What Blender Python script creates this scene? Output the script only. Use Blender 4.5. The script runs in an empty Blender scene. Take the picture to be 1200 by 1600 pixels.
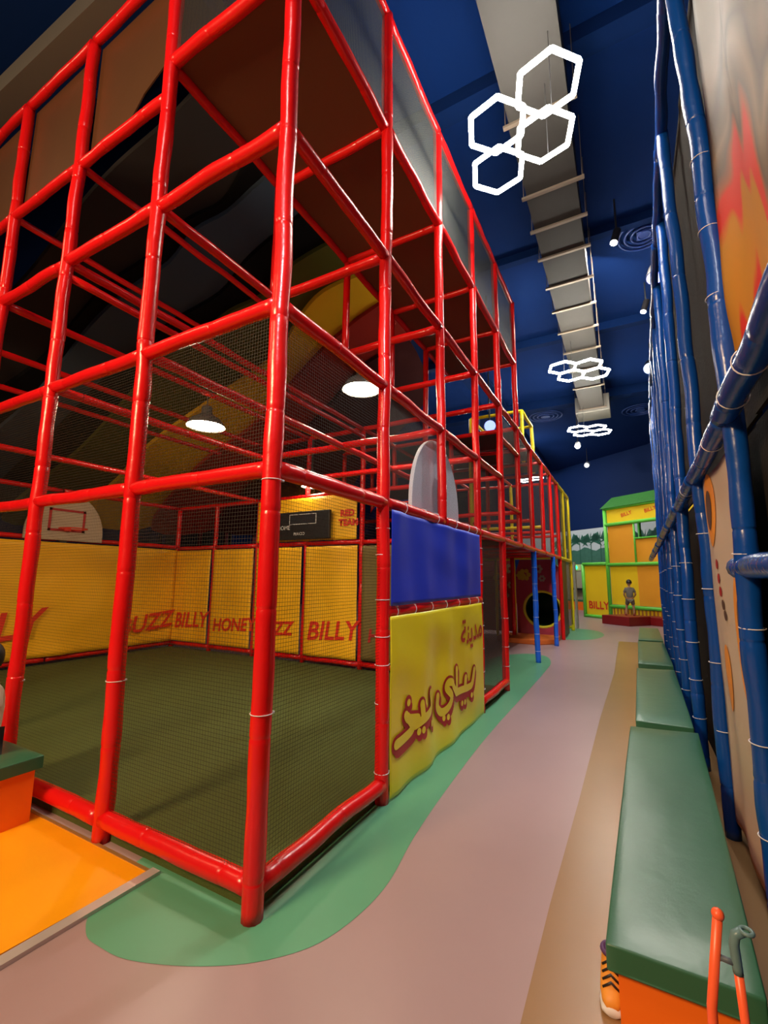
import bpy, bmesh, math, random
from mathutils import Vector, Matrix, noise
R = random.Random(7)
SC = bpy.context.scene
COL = SC.collection

# ------------------------------------------------------------------ camera
H = 1.553
PITCH, YAW, ROLL = .147, .5017, .0082
fw = Vector((-math.sin(YAW)*math.cos(PITCH), math.cos(YAW)*math.cos(PITCH), math.sin(PITCH)))
rt = Vector((math.cos(YAW), math.sin(YAW), 0)); up = rt.cross(fw)
c_, s_ = math.cos(ROLL), math.sin(ROLL)
rt, up = c_*rt + s_*up, -s_*rt + c_*up
cd = bpy.data.cameras.new('camera'); cam = bpy.data.objects.new('camera', cd); COL.objects.link(cam)
cd.sensor_fit = 'HORIZONTAL'; cd.sensor_width = 36; cd.lens = 696.1/1200*36; cd.clip_start = .05; cd.clip_end = 200
M = Matrix(((rt.x, up.x, -fw.x, 0), (rt.y, up.y, -fw.y, 0), (rt.z, up.z, -fw.z, H), (0, 0, 0, 1)))
cam.matrix_world = M
SC.camera = cam

# ------------------------------------------------------------------ world, lights, exposure
W = bpy.data.worlds.new('world'); SC.world = W; W.use_nodes = True
W.node_tree.nodes['Background'].inputs[0].default_value = (.55, .6, .8, 1)
W.node_tree.nodes['Background'].inputs[1].default_value = .05
SC.view_settings.view_transform = 'Standard'; SC.view_settings.look = 'None'
SC.view_settings.gamma = 1; SC.view_settings.use_curve_mapping = False
SC.view_settings.exposure = -0.15
HEX_STRENGTH = 80
def area(name, loc, target, size, power, color):
    l = bpy.data.lights.new(name, 'AREA'); l.size = size; l.energy = power; l.color = color
    o = bpy.data.objects.new(name, l); COL.objects.link(o); o.location = loc
    o.rotation_euler = (Vector(target)-Vector(loc)).to_track_quat('-Z', 'Y').to_euler()
    return o
# ceiling lamps of the hall, plus one added as fill
area('ceiling_or_fill_lamp', (-3.0, -3.4, 4.8), (-2.6, 2, 1.4), 1.2, 520, (1, .66, .36))
area('ceiling_or_fill_lamp', (-.6, -.8, 7.2), (-.3, 2.8, 0), 1.0, 230, (1, .86, .80))
area('ceiling_or_fill_lamp', (.2, 8.5, 7.5), (-2.2, 12.2, .6), 1.0, 260, (1, .9, .75))  # added lamp that brightens the pad and tunnel under the deck
area('ceiling_or_fill_lamp', (-7.5, -2.0, 7.0), (-6, 4, 1), 1.2, 70, (1, .66, .36))
area('ceiling_or_fill_lamp', (-1.2, 18.0, 7.4), (-.5, 19.5, 1), 1.5, 150, (1, .93, .8))
area('ceiling_or_fill_lamp', (-6.0, 13.0, 7.4), (-4, 11, 0), 1.5, 100, (1, .85, .7))
area('ceiling_or_fill_lamp', (-5.0, 22.0, 7.3), (-3, 27, 3), 1.5, 260, (.9, .95, 1))

def spot_lamp(loc, target, power, color, angle, blend=.8):
    l = bpy.data.lights.new('track_or_fill_spot', 'SPOT'); l.energy = power; l.color = color; l.spot_size = math.radians(angle); l.spot_blend = blend; l.shadow_soft_size = .05
    o = bpy.data.objects.new('track_or_fill_spot', l); COL.objects.link(o); o.location = loc
    o.rotation_euler = (Vector(target)-Vector(loc)).to_track_quat('-Z', 'Y').to_euler()
# the track spotlights right of the duct, and one added spot behind the photographer
spot_lamp((.07, 7.52, 7.0), (-1.6, 4.3, 1.2), 500, (1, .95, .9), 50)
spot_lamp((.56, 10.2, 7.15), (-1.6, 11.5, 1.2), 500, (1, .95, .9), 55)
spot_lamp((.25, -.8, 5.5), (-1.6, 4.3, 1.4), 700, (.92, .95, 1), 42)  # unseen spot added to brighten the walkway banners

# ------------------------------------------------------------------ materials
def lin(h):
    h = h.lstrip('#'); v = [int(h[i:i+2], 16)/255 for i in (0, 2, 4)]
    return tuple((x/12.92 if x <= .04045 else ((x+.055)/1.055)**2.4) for x in v) + (1,)
MATS = {}
def mat(name, color, rough=.5, spec=.5, emit=0, coat=0, metal=0, bump=0, bscale=30, vary=0, vscale=3, alpha=1, sheen=0, trans=0):
    if name in MATS: return MATS[name]
    m = bpy.data.materials.new(name); m.use_nodes = True; nt = m.node_tree; b = nt.nodes['Principled BSDF']
    col = lin(color) if isinstance(color, str) else tuple(color)+(1,)
    b.inputs['Base Color'].default_value = col; b.inputs['Roughness'].default_value = rough
    b.inputs['Specular IOR Level'].default_value = spec; b.inputs['Metallic'].default_value = metal
    b.inputs['Coat Weight'].default_value = coat; b.inputs['Coat Roughness'].default_value = .12
    b.inputs['Alpha'].default_value = alpha
    if emit:
        b.inputs['Emission Color'].default_value = col; b.inputs['Emission Strength'].default_value = emit
    tc = nt.nodes.new('ShaderNodeTexCoord')
    if vary:
        n = nt.nodes.new('ShaderNodeTexNoise'); n.inputs['Scale'].default_value = vscale; n.inputs['Detail'].default_value = 5
        nt.links.new(tc.outputs['Object'], n.inputs['Vector'])
        mx = nt.nodes.new('ShaderNodeMix'); mx.data_type = 'RGBA'
        mx.inputs[6].default_value = tuple(c*(1-vary) for c in col[:3])+(1,)
        mx.inputs[7].default_value = tuple(min(1, c*(1+vary)) for c in col[:3])+(1,)
        nt.links.new(n.outputs['Fac'], mx.inputs[0]); nt.links.new(mx.outputs[2], b.inputs['Base Color'])
    if bump:
        n = nt.nodes.new('ShaderNodeTexNoise'); n.inputs['Scale'].default_value = bscale; n.inputs['Detail'].default_value = 4
        nt.links.new(tc.outputs['Object'], n.inputs['Vector'])
        bp = nt.nodes.new('ShaderNodeBump'); bp.inputs['Strength'].default_value = bump; bp.inputs['Distance'].default_value = .02
        nt.links.new(n.outputs['Fac'], bp.inputs['Height']); nt.links.new(bp.outputs['Normal'], b.inputs['Normal'])
    MATS[name] = m; return m
def net_mat(name, color, cell, width):
    if name in MATS: return MATS[name]
    m = bpy.data.materials.new(name); m.use_nodes = True; nt = m.node_tree; N = nt.nodes; b = N['Principled BSDF']; L = nt.links
    b.inputs['Base Color'].default_value = lin(color); b.inputs['Roughness'].default_value = .6
    uv = N.new('ShaderNodeUVMap'); uv.uv_map = 'UVMap'
    sep = N.new('ShaderNodeSeparateXYZ'); L.new(uv.outputs[0], sep.inputs[0])
    outs = []
    for k in (0, 1):
        a = N.new('ShaderNodeMath'); a.operation = 'DIVIDE'; L.new(sep.outputs[k], a.inputs[0]); a.inputs[1].default_value = cell
        f = N.new('ShaderNodeMath'); f.operation = 'FRACT'; L.new(a.outputs[0], f.inputs[0])
        g = N.new('ShaderNodeMath'); g.operation = 'LESS_THAN'; L.new(f.outputs[0], g.inputs[0]); g.inputs[1].default_value = width/cell
        outs.append(g)
    mx = N.new('ShaderNodeMath'); mx.operation = 'MAXIMUM'; L.new(outs[0].outputs[0], mx.inputs[0]); L.new(outs[1].outputs[0], mx.inputs[1])
    L.new(mx.outputs[0], b.inputs['Alpha'])
    MATS[name] = m; return m
RED = mat('red_vinyl', (.68, .006, .007), .26, .5, bump=.15, bscale=14, vary=.06, vscale=6)
REDM = mat('mat_red', (.22, .006, .008), .4)
BLUE = mat('blue_vinyl', (.003, .065, .36), .25, .5, bump=.2, bscale=12)
BLUEP = mat('bright_blue_vinyl', (.01, .13, .85), .35)
YEL = mat('yellow_vinyl', (.85, .68, .01), .35)
GRN = mat('green_vinyl', (.10, .55, .05), .35)
TIE = mat('tie_white', '#dfe0e6', .4)
BANY = mat('banner_yellow', (.92, .50, .012), .5, bump=.1, bscale=5)
BANL = mat('banner_lemon', (.82, .68, .02), .32, bump=.12, bscale=5)
BANB = mat('banner_blue', (.016, .04, .55), .5, bump=.1, bscale=5)
BLACK = mat('black_plastic', (.012, .011, .012), .45)
NET = net_mat('net_black', '#1a150d', .021, .0019)
NETL = net_mat('net_light', '#1a150d', .021, .0012)
NETF = net_mat('net_fine', '#4a463e', .012, .0018)
NETG = net_mat('net_grey', '#3f423d', .012, .0045)
NETD = net_mat('net_dark', '#1b1714', .012, .0048)
NAVY = mat('navy_paint', (.002, .016, .085), .9, .1)

# ------------------------------------------------------------------ object helpers
def tag(o, label=None, cat=None, group=None, kind=None):
    if label: o['label'] = label
    if cat: o['category'] = cat
    if group: o['group'] = group
    if kind: o['kind'] = kind
    return o
def thing(name, label, cat, loc=(0, 0, 0), rz=0, group=None):
    o = bpy.data.objects.new(name, None); COL.objects.link(o); o.empty_display_size = .1
    o.location = loc; o.rotation_euler = (0, 0, rz)
    return tag(o, label, cat, group)
def link(name, bm, m, parent=None, smooth=False, bevel=0, seg=2):
    me = bpy.data.meshes.new(name); bm.normal_update(); bm.to_mesh(me); bm.free()
    for x in (m if isinstance(m, (list, tuple)) else [m]): me.materials.append(x)
    if smooth:
        for p in me.polygons: p.use_smooth = True
    o = bpy.data.objects.new(name, me); COL.objects.link(o)
    if parent is not None: o.parent = parent
    if bevel:
        b = o.modifiers.new('bevel', 'BEVEL'); b.width = bevel; b.segments = seg; b.limit_method = 'ANGLE'
    return o
def struct(name, bm, m, **k): return tag(link(name, bm, m, **k), kind='structure')
def BM(): return bmesh.new()
def bx(bm, a, b, mi=0):
    (x0, y0, z0), (x1, y1, z1) = a, b
    v = [bm.verts.new(p) for p in ((x0, y0, z0), (x1, y0, z0), (x1, y1, z0), (x0, y1, z0), (x0, y0, z1), (x1, y0, z1), (x1, y1, z1), (x0, y1, z1))]
    for q in ((0, 3, 2, 1), (4, 5, 6, 7), (0, 1, 5, 4), (1, 2, 6, 5), (2, 3, 7, 6), (3, 0, 4, 7)):
        bm.faces.new([v[i] for i in q]).material_index = mi
    return bm
def prism(bm, poly, z0, z1, mi=0, f=lambda p, z: (p[0], p[1], z)):
    a = [bm.verts.new(f(p, z0)) for p in poly]; b = [bm.verts.new(f(p, z1)) for p in poly]; n = len(poly)
    bm.faces.new(a[::-1]).material_index = mi; bm.faces.new(b).material_index = mi
    for i in range(n): bm.faces.new((a[i], a[(i+1) % n], b[(i+1) % n], b[i])).material_index = mi
    return bm
def tube(bm, pts, r, n=12, step=.05, seams=None, wob=.0, rf=None, seed=0, mi=0, cap=True):
    """sweep a round section along a polyline; seams pinch the foam sleeve where two lengths meet"""
    P = [Vector(p) for p in pts]; path = []; s = 0
    for a, b in zip(P, P[1:]):
        L = (b-a).length; k = max(1, int(L/step))
        for i in range(k): path.append((a.lerp(b, i/k), s+L*i/k))
        s += L
    path.append((P[-1], s)); tot = s
    if seams:
        path2 = []
        for (p, d), (q, e) in zip(path, path[1:]):
            path2.append((p, d))
            for x in seams:
                for t in (x-.012, x-.004, x+.004, x+.012):
                    if d+1e-4 < t < e-1e-4: path2.append((p.lerp(q, (t-d)/(e-d)), t))
        path2.append(path[-1]); path = path2
    prev = None; rings = []
    for i, (p, d) in enumerate(path):
        t = (path[min(i+1, len(path)-1)][0]-path[max(i-1, 0)][0]).normalized()
        if prev is None:
            ref = Vector((0, 0, 1)) if abs(t.z) < .9 else Vector((1, 0, 0)); u = t.cross(ref).normalized()
        else: u = (prev - t*prev.dot(t)).normalized()
        prev = u; v = t.cross(u)
        rr = r
        if seams:
            for x in seams:
                if abs(d-x) < .0045: rr = r*.95
        if rf: rr *= rf(d/tot)
        if wob: rr *= 1+wob*noise.noise(Vector((d*5+seed*7.1, seed, 0)))
        off = Vector((0, 0, 0))
        if wob: off = (u*noise.noise(Vector((d*2.2, seed*3.3, 5)))+v*noise.noise(Vector((d*2.2, seed*3.3, 9))))*wob*.12
        rings.append([bm.verts.new(p+off+(u*math.cos(2*math.pi*k/n)+v*math.sin(2*math.pi*k/n))*rr) for k in range(n)])
    for a, b in zip(rings, rings[1:]):
        for k in range(n): bm.faces.new((a[k], a[(k+1) % n], b[(k+1) % n], b[k])).material_index = mi
    if cap: bm.faces.new(rings[0][::-1]).material_index = mi; bm.faces.new(rings[-1]).material_index = mi
    return bm
def ring_tie(parent, c, axis, r, m=None):
    bm = BM(); axis = Vector(axis).normalized(); u = axis.orthogonal().normalized(); v = axis.cross(u); c = Vector(c)
    tube(bm, [c+(u*math.cos(a)+v*math.sin(a))*r for a in [2*math.pi*i/20 for i in range(21)]], .0026, n=5, step=1, cap=False)
    bx(bm, c+u*r-Vector((.005,)*3), c+u*r+Vector((.006,)*3))
    return link('cable_tie', bm, m or TIE, parent, smooth=True)
SEED = [0]
def pad(name, parent, pts, r, m, step=.05, label=None, seamlen=.55, ties=(), wob=.09):
    SEED[0] += 1; sd = SEED[0]
    tot = sum((Vector(b)-Vector(a)).length for a, b in zip(pts, pts[1:]))
    rr = random.Random(sd); seams = []; s = rr.uniform(.1, seamlen)
    while s < tot-.05: seams.append(s); s += seamlen*rr.uniform(.8, 1.2)
    o = link(name, tube(BM(), pts, r, step=step, seams=seams, wob=wob, seed=sd), m, parent, smooth=True)
    if label: o['label'] = label
    for t in ties:
        s = t*tot
        for a, b in zip(pts, pts[1:]):
            L = (Vector(b)-Vector(a)).length
            if s <= L: ring_tie(o, Vector(a).lerp(Vector(b), s/L), Vector(b)-Vector(a), r*1.05); break
            s -= L
    return o
def quad(name, parent, o, u, v, w, h, m, n=1, disp=None):
    """subdivided sheet in metres with UVs in metres"""
    bm = BM(); uvl = bm.loops.layers.uv.new('UVMap'); o, u, v = Vector(o), Vector(u), Vector(v); nn = u.cross(v)
    nx = max(1, int(n*w/max(w, h))) if n > 1 else 1; ny = max(1, int(n*h/max(w, h))) if n > 1 else 1
    g = [[bm.verts.new(o+u*(w*i/nx)+v*(h*j/ny)+(nn*disp(w*i/nx, h*j/ny) if disp else Vector())) for i in range(nx+1)] for j in range(ny+1)]
    for j in range(ny):
        for i in range(nx):
            f = bm.faces.new((g[j][i], g[j][i+1], g[j+1][i+1], g[j+1][i]))
            for l, (a, b) in zip(f.loops, ((i, j), (i+1, j), (i+1, j+1), (i, j+1))): l[uvl].uv = (w*a/nx, h*b/ny)
    return link(name, bm, m, parent, smooth=n > 1)
def cloth(name, label, cat, o, u, v, w, h, m, amp=.012, seed=1, n=50, group=None, parent=None, k=1, thick=.003):
    def disp(x, y):
        e = min(1, min(x, w-x)/.12, 1)*.75+.25
        return amp*e*(noise.noise(Vector((x*2.1*k, y*.8*k, seed)))*1.3+.7*noise.noise(Vector((x*1.2*k+y*2.2*k, y*1.2*k-x, seed+4)))+.35*math.sin(x*9*k+seed+y*1.2))
    ob = quad(name, parent, o, u, v, w, h, m, n=n, disp=disp)
    s = ob.modifiers.new('thickness', 'SOLIDIFY'); s.thickness = thick
    tag(ob, label, cat, group)
    return ob, disp
def text(name, parent, body, o, u, v, x, y, size, m, disp=None, off=.004, shear=0, bold=0, rot=0, sx=1, label=None, mesh_detail=False):
    c = bpy.data.curves.new('t', 'FONT'); c.body = body; c.size = size; c.shear = shear; c.offset = bold; c.resolution_u = 3
    t = bpy.data.objects.new('t', c); COL.objects.link(t); bpy.context.view_layer.update()
    me = bpy.data.meshes.new_from_object(t.evaluated_get(bpy.context.evaluated_depsgraph_get()))
    bpy.data.objects.remove(t); o, u, v = Vector(o), Vector(u), Vector(v); nn = u.cross(v)
    bm = BM(); bm.from_mesh(me)
    if disp and mesh_detail:
        bmesh.ops.triangulate(bm, faces=bm.faces[:])
        for _ in range(2):
            es = [e for e in bm.edges if e.calc_length() > .06*size*3]
            bmesh.ops.subdivide_edges(bm, edges=es, cuts=1); bmesh.ops.triangulate(bm, faces=bm.faces[:])
    ca, sa = math.cos(rot), math.sin(rot)
    for q in bm.verts:
        a, b = q.co.x*sx, q.co.y; a, b = x+a*ca-b*sa, y+a*sa+b*ca
        q.co = o+u*a+v*b+nn*((disp(a, b) if disp else 0)+off)
    r = link(name, bm, m, parent)
    if label: r['label'] = label
    return r
X, Y, Z = Vector((1, 0, 0)), Vector((0, 1, 0)), Vector((0, 0, 1))

# ------------------------------------------------------------------ the setting
CEIL = 7.9
def floor_material():
    return [mat('vinyl_mauve', '#a28a8c', .33, .4, vary=.07, vscale=1.5, bump=.03, bscale=4),
            mat('vinyl_green', '#5a9c7a', .33, .4, vary=.08, vscale=2, bump=.03, bscale=4),
            mat('vinyl_tan', '#93724a', .30, .4, vary=.08, vscale=2, bump=.03, bscale=4)]
fb = BM(); f = fb.faces.new([fb.verts.new(p) for p in ((-17, -5, 0), (5, -5, 0), (5, 38, 0), (-17, 38, 0))])
def patch(bm, pts, z, mi):
    f = bm.faces.new([bm.verts.new((x, y, z)) for x, y in pts]); f.material_index = mi
    if f.normal.z < 0: f.normal_flip()
def smooth_poly(pts, n=6):
    out = []; N = len(pts)
    for i in range(N):
        p0, p1, p2, p3 = [Vector(pts[(i+k-1) % N]) for k in range(4)]
        for j in range(n):
            t = j/n; out.append(tuple(.5*((2*p1)+(p2-p0)*t+(2*p0-5*p1+4*p2-p3)*t*t+(-p0+3*p1-3*p2+p3)*t**3)))
    return out
gpts = [(-2.5, 1.9), (-2.34, 1.45), (-2.2, 1.315), (-2.05, 1.30), (-1.88, 1.325), (-1.62, 1.44), (-1.4, 1.6), (-1.25, 1.82), (-1.19, 2.2), (-1.25, 2.7), (-1.3, 3.4), (-1.35, 4.65), (-1.36, 6.5), (-1.37, 8.2), (-1.42, 9.2), (-1.65, 9.9), (-2.1, 9.9), (-2.5, 9.0), (-2.6, 6.5), (-2.6, 4)]
patch(fb, smooth_poly([Vector(p) for p in gpts]), .0015, 1)
patch(fb, [(-.44, -4), (4, -4), (4, 13.2), (-.36, 13.2), (-.34, 8.8), (-.40, 5.9), (-.42, 3.7), (-.44, 2.5)], .0015, 2)
patch(fb, smooth_poly([Vector((-1.5+.75*math.cos(a)*1.0, 14.3+1.5*math.sin(a))) for a in [i*math.pi/5 for i in range(10)]]), .0015, 1)
struct('floor', fb, floor_material())
struct('ceiling', bx(BM(), (-17, -5, CEIL), (5, 38, CEIL+.15)), mat('ceiling_navy', (.002, .020, .115), .9, .12, bump=.05, bscale=2))
struct('wall_left', bx(BM(), (-17.15, -5, 0), (-17, 38, CEIL)), NAVY)
struct('wall_right', bx(BM(), (4.9, -5, 0), (5.05, 38, CEIL)), mat('dark_paint', (.02, .018, .016), .7))
D = Vector((.79, -.62, 0)).normalized(); DN = Vector((.62, .79, 0)).normalized()
def local_frame(p): return Vector(p), D, Z, -DN
FW = Vector((-3, 27, 0))
bm = BM(); rot = math.atan2(D.y, D.x)
wall_far = struct('wall_far', bx(bm, (-16, 0, 0), (8.2, .2, CEIL)), mat('far_wall_navy', (.001, .014, .075), .7, .2)); wall_far.location = FW; wall_far.rotation_euler.z = rot
wl = struct('trim_1', bx(BM(), (-4, -.05, 0), (8, 0, 2.38)), mat('beige_wall', '#a79c86', .6)); wl.location = FW; wl.rotation_euler.z = rot
# bulkheads and joints of the dark ceiling
for i, (a, b) in enumerate([((-4.2, -2, 7.62), (-3.6, 26, 7.9)), ((-16, 4.8, 7.7), (3.3, 5.05, 7.9)), ((-16, 8.2, 7.75), (3.3, 8.35, 7.9)), ((-16, 11.6, 7.7), (3.3, 11.8, 7.9)), ((-16, 16, 7.6), (3.3, 16.4, 7.9)), ((-16, 2.55, 7.78), (3.3, 2.65, 7.9))]):
    struct('trim_%d' % (i+2), bx(BM(), a, b), NAVY)

# mural on the far wall: pale sky above a row of palm trees
mu = thing('wall_mural', 'pale sky and green palm tree mural along the far blue wall', 'mural', FW+Vector((0, 0, 2.38)), rot)
link('mural_panel', bx(BM(), (-4, -.06, 0), (8, -.01, 1.85)), mat('mural_sky', '#c3c9c8', .6, vary=.08, vscale=1.5), mu)
rr = random.Random(3)
link('hillside', prism(BM(), [(-4, 0)]+[(-4+i*.25, .78+.25*noise.noise(Vector((i*.4, 0, 2)))) for i in range(49)]+[(8, 0)], -.075, -.062, f=lambda p, z: (p[0], z, p[1])), mat('mural_green', '#3f6f5c', .6, vary=.25, vscale=6), mu)
for k, x in enumerate([-.4, .35, .95, 1.7, 2.3, 3.1, 3.9, 4.8, 5.6]):
    bm = BM(); h = 1.0+.3*rr.random()
    prism(bm, [(x-.03, 0), (x+.03, 0), (x+.015, h), (x-.015, h)], -.085, -.078, f=lambda p, z: (p[0], z, p[1]))
    for a in range(9):
        t = math.pi*(a/8*1.3-.15); L = .75*rr.uniform(.8, 1.1); cx, cz = math.cos(t)*L, math.sin(t)*L*.55
        p1 = (x+cx*.5, h+cz*.5+.10); p2 = (x+cx, h+cz-.12); nx = 0
        prism(bm, [(x, h), (p1[0]-.04, p1[1]-.13), p2, (p1[0]+.04, p1[1]+.11)], -.085, -.078, f=lambda p, z: (p[0], z, p[1]))
    o = link('painted_palm', bm, mat('mural_palm', '#2f6450', .6), mu)
gl = thing('exit_lamp', 'round green lit lamp beside a pale plate on the far wall', 'sign', FW+D*.62-DN*.12+Z*2.2, rot)
bm = BM(); bmesh.ops.create_icosphere(bm, subdivisions=2, radius=.11); link('green_lens', bm, mat('green_glow', (.02, 1, .25), .4, emit=4), gl, smooth=True)
link('backplate', bx(BM(), (-.2, .03, -.17), (.55, .08, .17)), mat('plate_beige', '#c8c08c', .5), gl, bevel=.01)
tag(link('wall_shelf', bx(BM(), (0, -.3, 0), (1.6, 0, .1)), BLACK), 'thin dark ledge on beige wall left of the beehive booth', 'shelf'); o = bpy.data.objects['wall_shelf']; o.location = FW+D*.5-DN*.06+Z*1.0; o.rotation_euler.z = rot

# ------------------------------------------------------------------ red climbing frame
GX, GY, S = -1.6245, 1.735, 1.22
L1, L2, L3, L4, L5 = 2.124, 3.068, 4.213, 5.443, 6.636
LV = {0: .125, 1: L1, 2: L2, 3: L3, 4: L4, 5: L5}
def P(i, j, z): return (GX-S*i, GY+S*j, z)
FR = thing('climbing_frame', 'tall red padded pipe climbing frame around the green ball court', 'climbing frame', (GX, GY, 0))
def inF(p): return tuple(Vector(p)-Vector((GX, GY, 0)))
def fpost(i, j, z0, z1, r=.047, m=RED, label=None, ties=(), name='post', step=.05):
    dx, dy = R.uniform(-.006, .006), R.uniform(-.006, .006)
    zs = [z0, (z0+z1)*.35, (z0+z1)*.7, z1] if z1-z0 > 2 else [z0, z1]
    if z0 > 0: zs = [z0, z1]
    pts = [inF((P(i, j, 0)[0]+R.uniform(-.008, .008), P(i, j, 0)[1]+R.uniform(-.008, .008), z)) for z in zs]
    return pad(name, FR, pts, r, m, label=label, ties=ties, step=step)
def frail(a, b, r=.044, m=RED, name='rail', label=None, ties=(), sag=.0, step=.06):
    a, b = Vector(inF(a)), Vector(inF(b)); d = (b-a).normalized(); a2, b2 = a+d*.02, b-d*.02
    return pad(name, FR, [a2, a2.lerp(b2, .5)-Z*sag, b2], r, m, label=label, ties=ties, step=step)
T8 = [.06, .12, .2, .28, .36, .44, .52, .6]
# right face posts
fpost(0, 0, 0, L5, .052, ties=(.135, .31))
fpost(0, 1, 0, L5, .050, ties=(.03, .10, .14, .17, .21, .26, .29))
fpost(0, 2, L1, L5); fpost(0, 3, 0, L5, .045, ties=(.04, .07, .11, .15, .19, .23, .26, .29)); fpost(0, 4, 0, L5, .05, ties=(.05, .09, .15))
fpost(0, 5, L1, L5)
fpost(0, 6, L1, 4.15); fpost(0, 7, L1, 4.15); fpost(0, 8, L1, 4.15); fpost(0, 9, 0, 4.15, .05)
for j in (10, 11): fpost(0, j, 0 if j > 10 else L1, 4.15, .05, YEL, 'yellow padded post')
for j in (6, 8): fpost(0, j, 0, L1-.03, .05, BLUEP, 'bright blue padded post with white ties', ties=(.1, .25, .4, .55, .7, .85))
# front face posts
fpost(1, 0, 0, 7.6, .052, ties=(.12,)); fpost(2, 0, 0, 6.45, .05, ties=(.12,)); fpost(3, 0, 0, 6.45, .05); fpost(4, 0, 0, 6.45); fpost(5, 0, 0, 6.45); fpost(6, 0, 0, 6.45)
for i in range(6):
    for lv in (0, 1, 2, 3): frail(P(i, 0, LV[lv]), P(i+1, 0, LV[lv]), .05 if lv == 0 else .046)
frail(P(0, 0, L4), P(1, 0, L4)); frail(P(0, 0, L5), P(1, 0, L5))
for i in range(1, 6):
    frail(P(i, 0, 5.16), P(i+1, 0, 5.16), .04); frail(P(i, 0, 6.47), P(i+1, 0, 6.47), .04)
# right face rails
frail(P(0, 0, .125), P(0, 1, .125), .05); frail(P(0, 3, .125), P(0, 4, .125), .05)
for j in range(11):
    frail(P(0, j, L1), P(0, j+1, L1), .05, YEL if j >= 9 else RED, label='yellow padded rail' if j >= 9 else None, ties=(.25, .6, .85) if j in (1, 2) else ())
    if j < 5:
        frail(P(0, j, L4), P(0, j+1, L4)); 
        frail(P(0, j, L5), P(0, j+1, L5), .04)
    if j < 4: frail(P(0, j, L2), P(0, j+1, L2))
    if j < 6: frail(P(0, j, L3), P(0, j+1, L3 if j < 5 else 4.15))
    if j >= 6: frail(P(0, j, 4.15), P(0, j+1, 4.15), .045, YEL if j >= 9 else RED)
frail(P(0, 4, 3.72), P(0, 5, 3.72), .04); frail(P(0, 4, 2.70), P(0, 5, 2.70), .04)
frail(P(0, 1, 1.30), P(0, 3, 1.30), .045, ties=(.06, .2, .35, .5, .65, .8, .93))
frail(P(0, 11, .1), P(.5, 11.2, .1), .05, YEL)
# interior frame
CB = 'crossbar'
for j in (1, 2, 3, 4, 5): frail(P(0, j, L4), P(1, j, L4), .04, name=CB)
for j in range(5):
    frail(P(1, j, L4), P(1, j+1, L4), .04, name=CB)
frail(P(2, 0, 5.16), P(2, 2, 5.16), .035, name=CB); frail(P(3, 0, 5.16), P(3, 2, 5.16), .035, name=CB)
for i in range(1, 6):
    frail(P(i, 0, L3), P(i, 4, L3), .04, name=CB, step=.2)
    if i in (1, 2, 4): frail(P(i, 0, L2), P(i, 4, L2), .038, name=CB, step=.2)
for i in (2,): frail(P(i, 0, L3-.13), P(i, 4, L3-.13), .035, name=CB, step=.2)
for j in (1, 2, 3, 4):
    frail(P(0, j, L3), P(1 if j < 4 else 4, j, L3), .042, name=CB, step=.1)
    if j > 1: frail(P(0, j, L2), P(2, j, L2), .04, name=CB, step=.2)
frail(P(0, 4, L2), P(6, 4, L2), .04, name=CB, step=.2)
for i, j in ((1, 1), (1, 2), (1, 3)): fpost(i, j, L3, L4, .042, name='inner_post', step=.2)
for i in (1, 2, 3): fpost(i, 4, 0, L4 if i == 1 else L3, .045, name='inner_post', step=.2)
for i in (2, 3, 4, 5, 6): frail(P(i-1, 4, .12), P(i, 4, .12), .045, name=CB, step=.2)
for i in range(1, 7): frail(P(i-1, 4, 2.17), P(i, 4, 2.17), .042, name=CB, step=.2)
for i in (4, 5): fpost(i, 4, 0, 3.1, .045, name='inner_post', step=.2)
fpost(6, 4, 0, 3.1, .05, name='inner_post', step=.2)
for j in range(4):
    frail(P(6, j, .12), P(6, j+1, .12), .045, name=CB, step=.2); frail(P(6, j, 2.2), P(6, j+1, 2.2), .042, name=CB, step=.2)
    frail(P(6, j, 3.07), P(6, j+1, 3.07), .042, name=CB, step=.2)
frail(P(2, 4, 3.07), P(6, 4, 3.07), .042, name=CB, step=.2)
# back maze
for i in (1, 2, 3):
    for j in (5, 6, 7, 8, 9): fpost(i, j, 0 if i > 1 or j in (5, 9) else L1, L3, .045, name='inner_post', m=YEL if (i, j) in ((1, 6), (2, 7), (3, 8), (1, 9)) else RED, step=.3)
for j in (5, 6, 7, 8, 9):
    for z in (L1, 2.7, L3): frail(P(0, j, z if z < L3 or j < 6 else 4.15), P(3, j, z), .038, name=CB, m=YEL if (j == 7 and z == 2.7) or (j == 9 and z == L1) else RED, step=.3)
for z in (L1, L3): frail(P(1, 4, z), P(1, 9, z), .04, name=CB, step=.3); frail(P(2, 4, z), P(2, 9, z), .04, name=CB, step=.3)
pad('inner_post', FR, [inF((-2.75, 12.15, 0)), inF((-2.75, 12.15, L1))], .05, RED, step=.3)
# yellow tower rising behind
for i, j in ((.3, 7), (1.3, 7), (.3, 8), (1.3, 8)): fpost(i, j, L3, 5.45, .045, YEL, 'yellow padded post', name='tower_post', step=.3)
for a, b in (((.3, 7), (1.3, 7)), ((.3, 7), (.3, 8)), ((1.3, 7), (1.3, 8)), ((.3, 8), (1.3, 8))): frail(P(*a, 5.45), P(*b, 5.45), .04, YEL, name='tower_rail', step=.3)

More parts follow.
